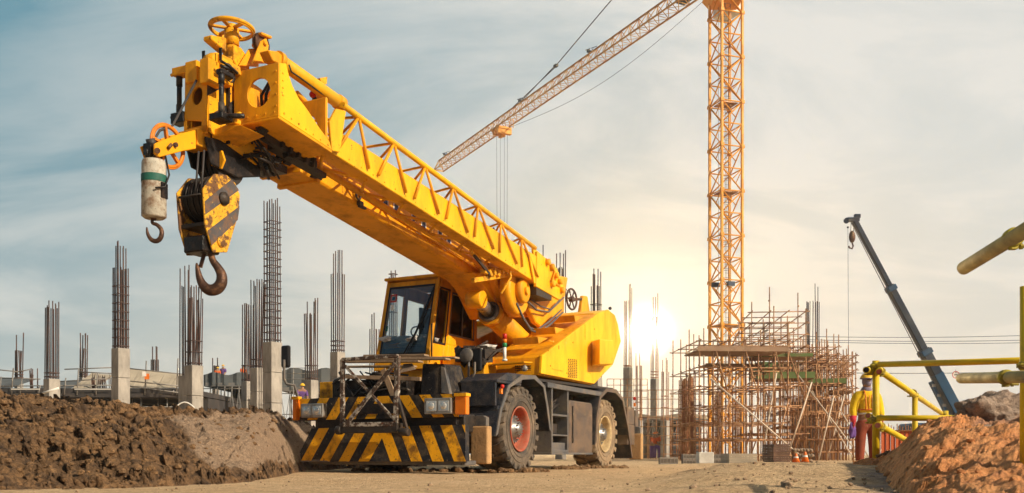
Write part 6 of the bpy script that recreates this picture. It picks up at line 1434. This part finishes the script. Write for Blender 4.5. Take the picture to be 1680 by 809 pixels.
p1 = pipe([W(1581, 440, 4.25), W(1700, 367, 3.55)], .031, 'pipe_tan', 'scaffold_pipe', None, 1); tag(p1, 'upper tan pipe sloping in at the right with a yellow clamp', 'pipe', 'loose tan pipes at the right'); clamp(W(1662, 390, 3.77), W(1700, 367, 3.55) - W(1581, 440, 4.25), .031, p1)
p2 = pipe([W(1577, 621, 5.4), W(1720, 617, 4.0)], .030, 'pipe_tan', 'scaffold_pipe', None, 1); tag(p2, 'lower level tan pipe at the right with a yellow clamp under it', 'pipe', 'loose tan pipes at the right'); clamp(W(1650, 619, 4.55), W(1720, 617, 4.0) - W(1577, 621, 5.4), .030, p2)
p3 = pipe([W(1682, 812, 5.2), W(1682, 470, 5.2)], .028, 'pipe_yellow', 'scaffold_pole'); tag(p3, 'upright yellow pole at the right edge of the picture', 'pole'); clamp(W(1682, 600, 5.2), (0, 0, 1), .028, p3)

# ------------------------------------------------------------------ people
def skinned(name, verts, edges, radii, m, parent=None, sub=2):
    me = bpy.data.meshes.new(name); bm = bmesh.new(); lay = bm.verts.layers.skin.verify(); vv = []
    for i, (p, r) in enumerate(zip(verts, radii)):
        v = bm.verts.new(p); v[lay].radius = (r, r) if not isinstance(r, tuple) else r; v[lay].use_root = (i == 0); vv.append(v)
    for a, b_ in edges: bm.edges.new((vv[a], vv[b_]))
    bm.to_mesh(me); bm.free(); me.materials.append(M[m]) if isinstance(m, str) else [me.materials.append(M[k]) for k in m]
    o = bpy.data.objects.new(name, me); C.objects.link(o); s = o.modifiers.new('skin', 'SKIN'); s.use_smooth_shade = True; s.use_x_symmetry = False
    if sub: u = o.modifiers.new('sub', 'SUBSURF'); u.levels = sub; u.render_levels = sub
    if parent is not None: o.parent = parent
    return o
# main worker: standing, facing the camera, arms hanging, x right, y away from camera
wp = W(1422, HY, 17.6); gzz = CZ - (768 - HY) / F * 17.6
worker = empty('person', (wp.x, wp.y, gzz), R(4), 'masked worker in yellow shirt and helmet standing beside the yellow pipe frame', 'person', None)
body = skinned('body', [(0, 0, .92), (0, 0, 1.08), (0, 0, 1.28), (0, 0, 1.42), (0, 0, 1.50), (0, -.01, 1.60), (0, -.01, 1.68),
    (-.17, 0, 1.40), (-.24, .01, 1.14), (-.27, -.03, .92), (-.275, -.05, .84), (.17, 0, 1.40), (.25, .01, 1.15), (.24, -.10, .96), (.20, -.16, .92),
    (-.10, 0, .86), (-.12, 0, .48), (-.13, .02, .09), (-.14, -.12, .04), (.10, 0, .86), (.12, -.01, .48), (.13, .02, .09), (.15, -.12, .04)],
    [(0, 1), (1, 2), (2, 3), (3, 4), (4, 5), (5, 6), (3, 7), (7, 8), (8, 9), (9, 10), (3, 11), (11, 12), (12, 13), (13, 14), (0, 15), (15, 16), (16, 17), (17, 18), (0, 19), (19, 20), (20, 21), (21, 22)],
    [(.15, .11), (.15, .11), (.17, .12), (.13, .10), .06, (.085, .10), (.08, .095), .085, .065, .05, .04, .085, .065, .05, .04, .10, .075, .055, .05, .10, .075, .055, .05], 'skin', worker)
def skin_piece(nm, vs_, es, rs, m): return skinned(nm, vs_, es, rs, m, worker)
skin_piece('shirt', [(0, 0, 1.0), (0, 0, 1.12), (0, 0, 1.28), (0, 0, 1.41), (0, 0, 1.48), (-.19, 0, 1.41), (-.26, .01, 1.15), (-.285, -.03, .95), (.19, 0, 1.41), (.26, .01, 1.16), (.25, -.09, .98)],
    [(0, 1), (1, 2), (2, 3), (3, 4), (3, 5), (5, 6), (6, 7), (3, 8), (8, 9), (9, 10)], [(.20, .15), (.19, .145), (.20, .15), (.17, .13), .09, .11, .085, .07, .11, .085, .07], 'shirt_yellow')
skin_piece('trousers', [(0, 0, .98), (0, 0, .88), (-.11, 0, .80), (-.13, 0, .46), (-.14, .01, .10), (.11, 0, .80), (.13, -.01, .46), (.14, .01, .10)], [(0, 1), (1, 2), (2, 3), (3, 4), (1, 5), (5, 6), (6, 7)], [(.17, .13), (.17, .13), .12, .10, .085, .12, .10, .085], 'trousers')
skin_piece('scarf', [(0, .02, 1.44), (0, 0, 1.50), (0, -.01, 1.58)], [(0, 1), (1, 2)], [(.16, .12), .11, (.10, .11)], 'scarf')
# face details on the covered head
b = MB(); b.blob((0, -.01, 1.665), .105, 2, 3, .04, (.84, 1.0, 1.15), True); b.build('head_scarf', 'scarf', worker)
b = MB(); b.blob((0, -.055, 1.685), .062, 2, 3, .03, (1.0, .95, .62), True); b.build('face', 'skin', worker)
b = MB(); b.blob((0, -.065, 1.62), .066, 5, 3, .08, (.95, .85, .85), True); b.build('face_mask', 'scarf', worker)
b = MB()
for sx in (-1, 1): b.blob((sx * .028, -.112, 1.692), .009, 1, 2, 0, (1.4, .6, .8), True)
b.build('eyes', 'black_clean', worker)
b = MB(); b.blob((0, -.118, 1.672), .013, 1, 2, 0, (.7, .8, 1.2), True); b.build('nose', 'skin', worker)
b = MB(); b.lathe((0, 0, 1.715), (0, 0, 1), [(0, .128), (.01, .125), (.05, .112), (.09, .082), (.11, .045), (.118, 0)], 32); hm = b.build('helmet', 'helmet', worker)
b = MB(); b.lathe((0, -.035, 1.712), (0, 0, 1), [(0, .14), (.008, .142), (.014, .13)], 32); b.build('helmet_brim', 'scarf', hm)
b = MB()
for sx in (-1, 1): b.tube([(sx * .10, -.10, 1.49), (sx * .095, -.16, 1.36), (sx * .09, -.165, 1.20), (sx * .10, -.16, 1.10)], .014, 6); b.tube([(sx * .02, -.16, 1.40), (sx * .03, -.17, 1.25), (sx * .05, -.165, 1.12)], .008, 6)
b.tube([(-.2, -.06, 1.12), (-.1, -.155, 1.12), (.1, -.155, 1.12), (.2, -.06, 1.12)], .017, 6); b.build('safety_harness', 'vest', worker)
b = MB(); b.torus((0, 0, 1.04), (0, 0, 1), .185, .018, 28, 6); b.build('reflective_band', 'white_panel', worker)
def hand(wx, wy, wz, sx, dirv):
    d = V(dirv).normalized(); sd = V((0, -1, 0)) ; sd = (sd - d * sd.dot(d)).normalized(); nn = d.cross(sd)
    vs_, es, rs = [V((wx, wy, wz)), V((wx, wy, wz)) + d * .05, V((wx, wy, wz)) + d * .10], [(0, 1), (1, 2)], [(.032, .028), (.045, .026), (.045, .024)]
    for k, (o_, L_) in enumerate(((-.033, .060), (-.011, .072), (.011, .068), (.033, .052))):
        b0 = vs_[2] + sd * -o_ ; i = len(vs_); vs_ += [b0 + d * .01, b0 + d * (.01 + L_ * .5) + nn * sx * .006, b0 + d * (.01 + L_) + nn * sx * .022]; rs += [.0125, .0115, .009]; es += [(2, i), (i, i + 1), (i + 1, i + 2)]
    i = len(vs_); vs_ += [vs_[1] + sd * .04 + d * .0, vs_[1] + sd * .058 + d * .035, vs_[1] + sd * .058 + d * .07]; rs += [.016, .013, .011]; es += [(1, i), (i, i + 1), (i + 1, i + 2)]
    skinned('glove', vs_, es, rs, 'glove', worker, 1)
hand(-.29, -.04, .92, 1, (0, -.1, -1)); hand(.23, -.13, .96, -1, (-.3, -.6, -.6))
b = MB(); b.tube([(-.285, -.03, 1.0), (-.29, -.045, .87)], [.068, .05], 14); b.build('glove_cuff', 'glove', worker)
b = MB(); b.blob((-.31, -.05, .72), .085, 3, 3, .6, (.75, .6, 1.7), True); o = b.build('work_bag', 'cloth_violet'); o.location = worker.location; o.rotation_euler = worker.rotation_euler; tag(o, 'crumpled violet cloth hanging from the masked worker\'s hand', 'cloth')
# boots
b = MB()
for sx in (-1, 1): b.hexa([(sx * .13 - .05, -.18, 0), (sx * .13 + .05, -.18, 0), (sx * .13 + .05, .08, 0), (sx * .13 - .05, .08, 0)], [(sx * .13 - .04, -.15, .07), (sx * .13 + .04, -.15, .07), (sx * .13 + .045, .07, .16), (sx * .13 - .045, .07, .16)])
b.build('boots', 'black_clean', worker, .02, 2)
def far_person(px, yhead, Z, zfoot, shirt, helm, label, lean=0., rz=0, arm=0):
    p = W(px, yhead, Z); H = p.z - zfoot; s = H / 1.72
    e = empty('person', (p.x, p.y, zfoot), rz, label, 'person'); e.scale = (s, s, s)
    f = lean
    vs_ = [(0, 0, .92), (0, -f * .3, 1.15), (0, -f * .8, 1.38), (0, -f, 1.5), (0, -f * 1.1, 1.62), (-.2, -f * .8, 1.38), (-.25, -f, 1.12), (-.2, -f - .15 - arm, .95 + arm), (.2, -f * .8, 1.38), (.25, -f, 1.12), (.2, -f - .2 - arm, 1.0 + arm), (-.1, 0, .86), (-.12, -.03, .46), (-.12, 0, .05), (.1, 0, .86), (.12, .02, .46), (.12, 0.03, .05)]
    skinned('body', vs_, [(0, 1), (1, 2), (2, 3), (3, 4), (2, 5), (5, 6), (6, 7), (2, 8), (8, 9), (9, 10), (0, 11), (11, 12), (12, 13), (0, 14), (14, 15), (15, 16)], [.12, .12, .13, .06, .09, .08, .055, .04, .08, .055, .04, .09, .07, .05, .09, .07, .05], 'skin', e, 1)
    skinned('shirt', vs_[:3] + [vs_[5], vs_[6], vs_[8], vs_[9]], [(0, 1), (1, 2), (2, 3), (3, 4), (2, 5), (5, 6)], [.15, .15, .17, .10, .075, .10, .075], shirt, e, 1)
    skinned('trousers', [(0, 0, .95), (0, 0, .88), (-.11, 0, .8), (-.12, -.03, .46), (-.12, 0, .1), (.11, 0, .8), (.12, .02, .46), (.12, .03, .1)], [(0, 1), (1, 2), (2, 3), (3, 4), (1, 5), (5, 6), (6, 7)], [.14, .14, .11, .09, .07, .11, .09, .07], 'cloth_violet', e, 1)
    b = MB(); b.lathe((0, -f * 1.1, 1.64), (0, 0, 1), [(0, .14), (.02, .12), (.07, .10), (.12, .05), (.13, 0)], 20); b.build('helmet', helm, e)
    return e
far_person(357, 603, 63, dz1 + .25, 'cloth_orange', 'helmet', 'left of the two workers in yellow helmets above the grey netting', .1, .3)
far_person(366, 599, 64, dz1 + .25, 'cloth_violet', 'helmet', 'right and taller of the two workers in yellow helmets above the netting', .0, -.3)
far_person(397, 600, 62.5, dz1 + .25, 'cloth_orange', 'red_rim', 'worker bending in a bright orange vest on the netted deck', .25, .8)
far_person(402, 602, 63.5, dz1 + .25, 'seat', 'black_clean', 'dark clothed worker right behind the one in the orange vest', .1, -.5)
far_person(493, 631, 44, W(0, 690, 44).z, 'cloth_violet', 'helmet', 'worker bending low in red and violet clothes behind the left mirror', .3, .5)
far_person(1070, 710, 50, 0, 'cloth_orange', 'orange_plastic', 'left of the two orange helmeted workers behind the crane rear outrigger', .2, .6)
far_person(1078, 709, 51, 0, 'cloth_orange', 'orange_plastic', 'right of the two orange helmeted workers behind the crane rear outrigger', .1, -.6)

# ------------------------------------------------------------------ warm dusty air
m = bpy.data.materials.new('dusty air'); m.use_nodes = True; nt = m.node_tree; nt.nodes.clear()
out = nt.nodes.new('ShaderNodeOutputMaterial'); pv = nt.nodes.new('ShaderNodeVolumePrincipled')
pv.inputs['Color'].default_value = (1, .93, .82, 1); pv.inputs['Density'].default_value = 0.0009; pv.inputs['Anisotropy'].default_value = .80
nt.links.new(pv.outputs[0], out.inputs['Volume']); M['haze'] = m
b = MB(); b.box2((-160, -30, -2), (160, 190, 48)); tag(b.build('haze', 'haze'), kind='stuff')
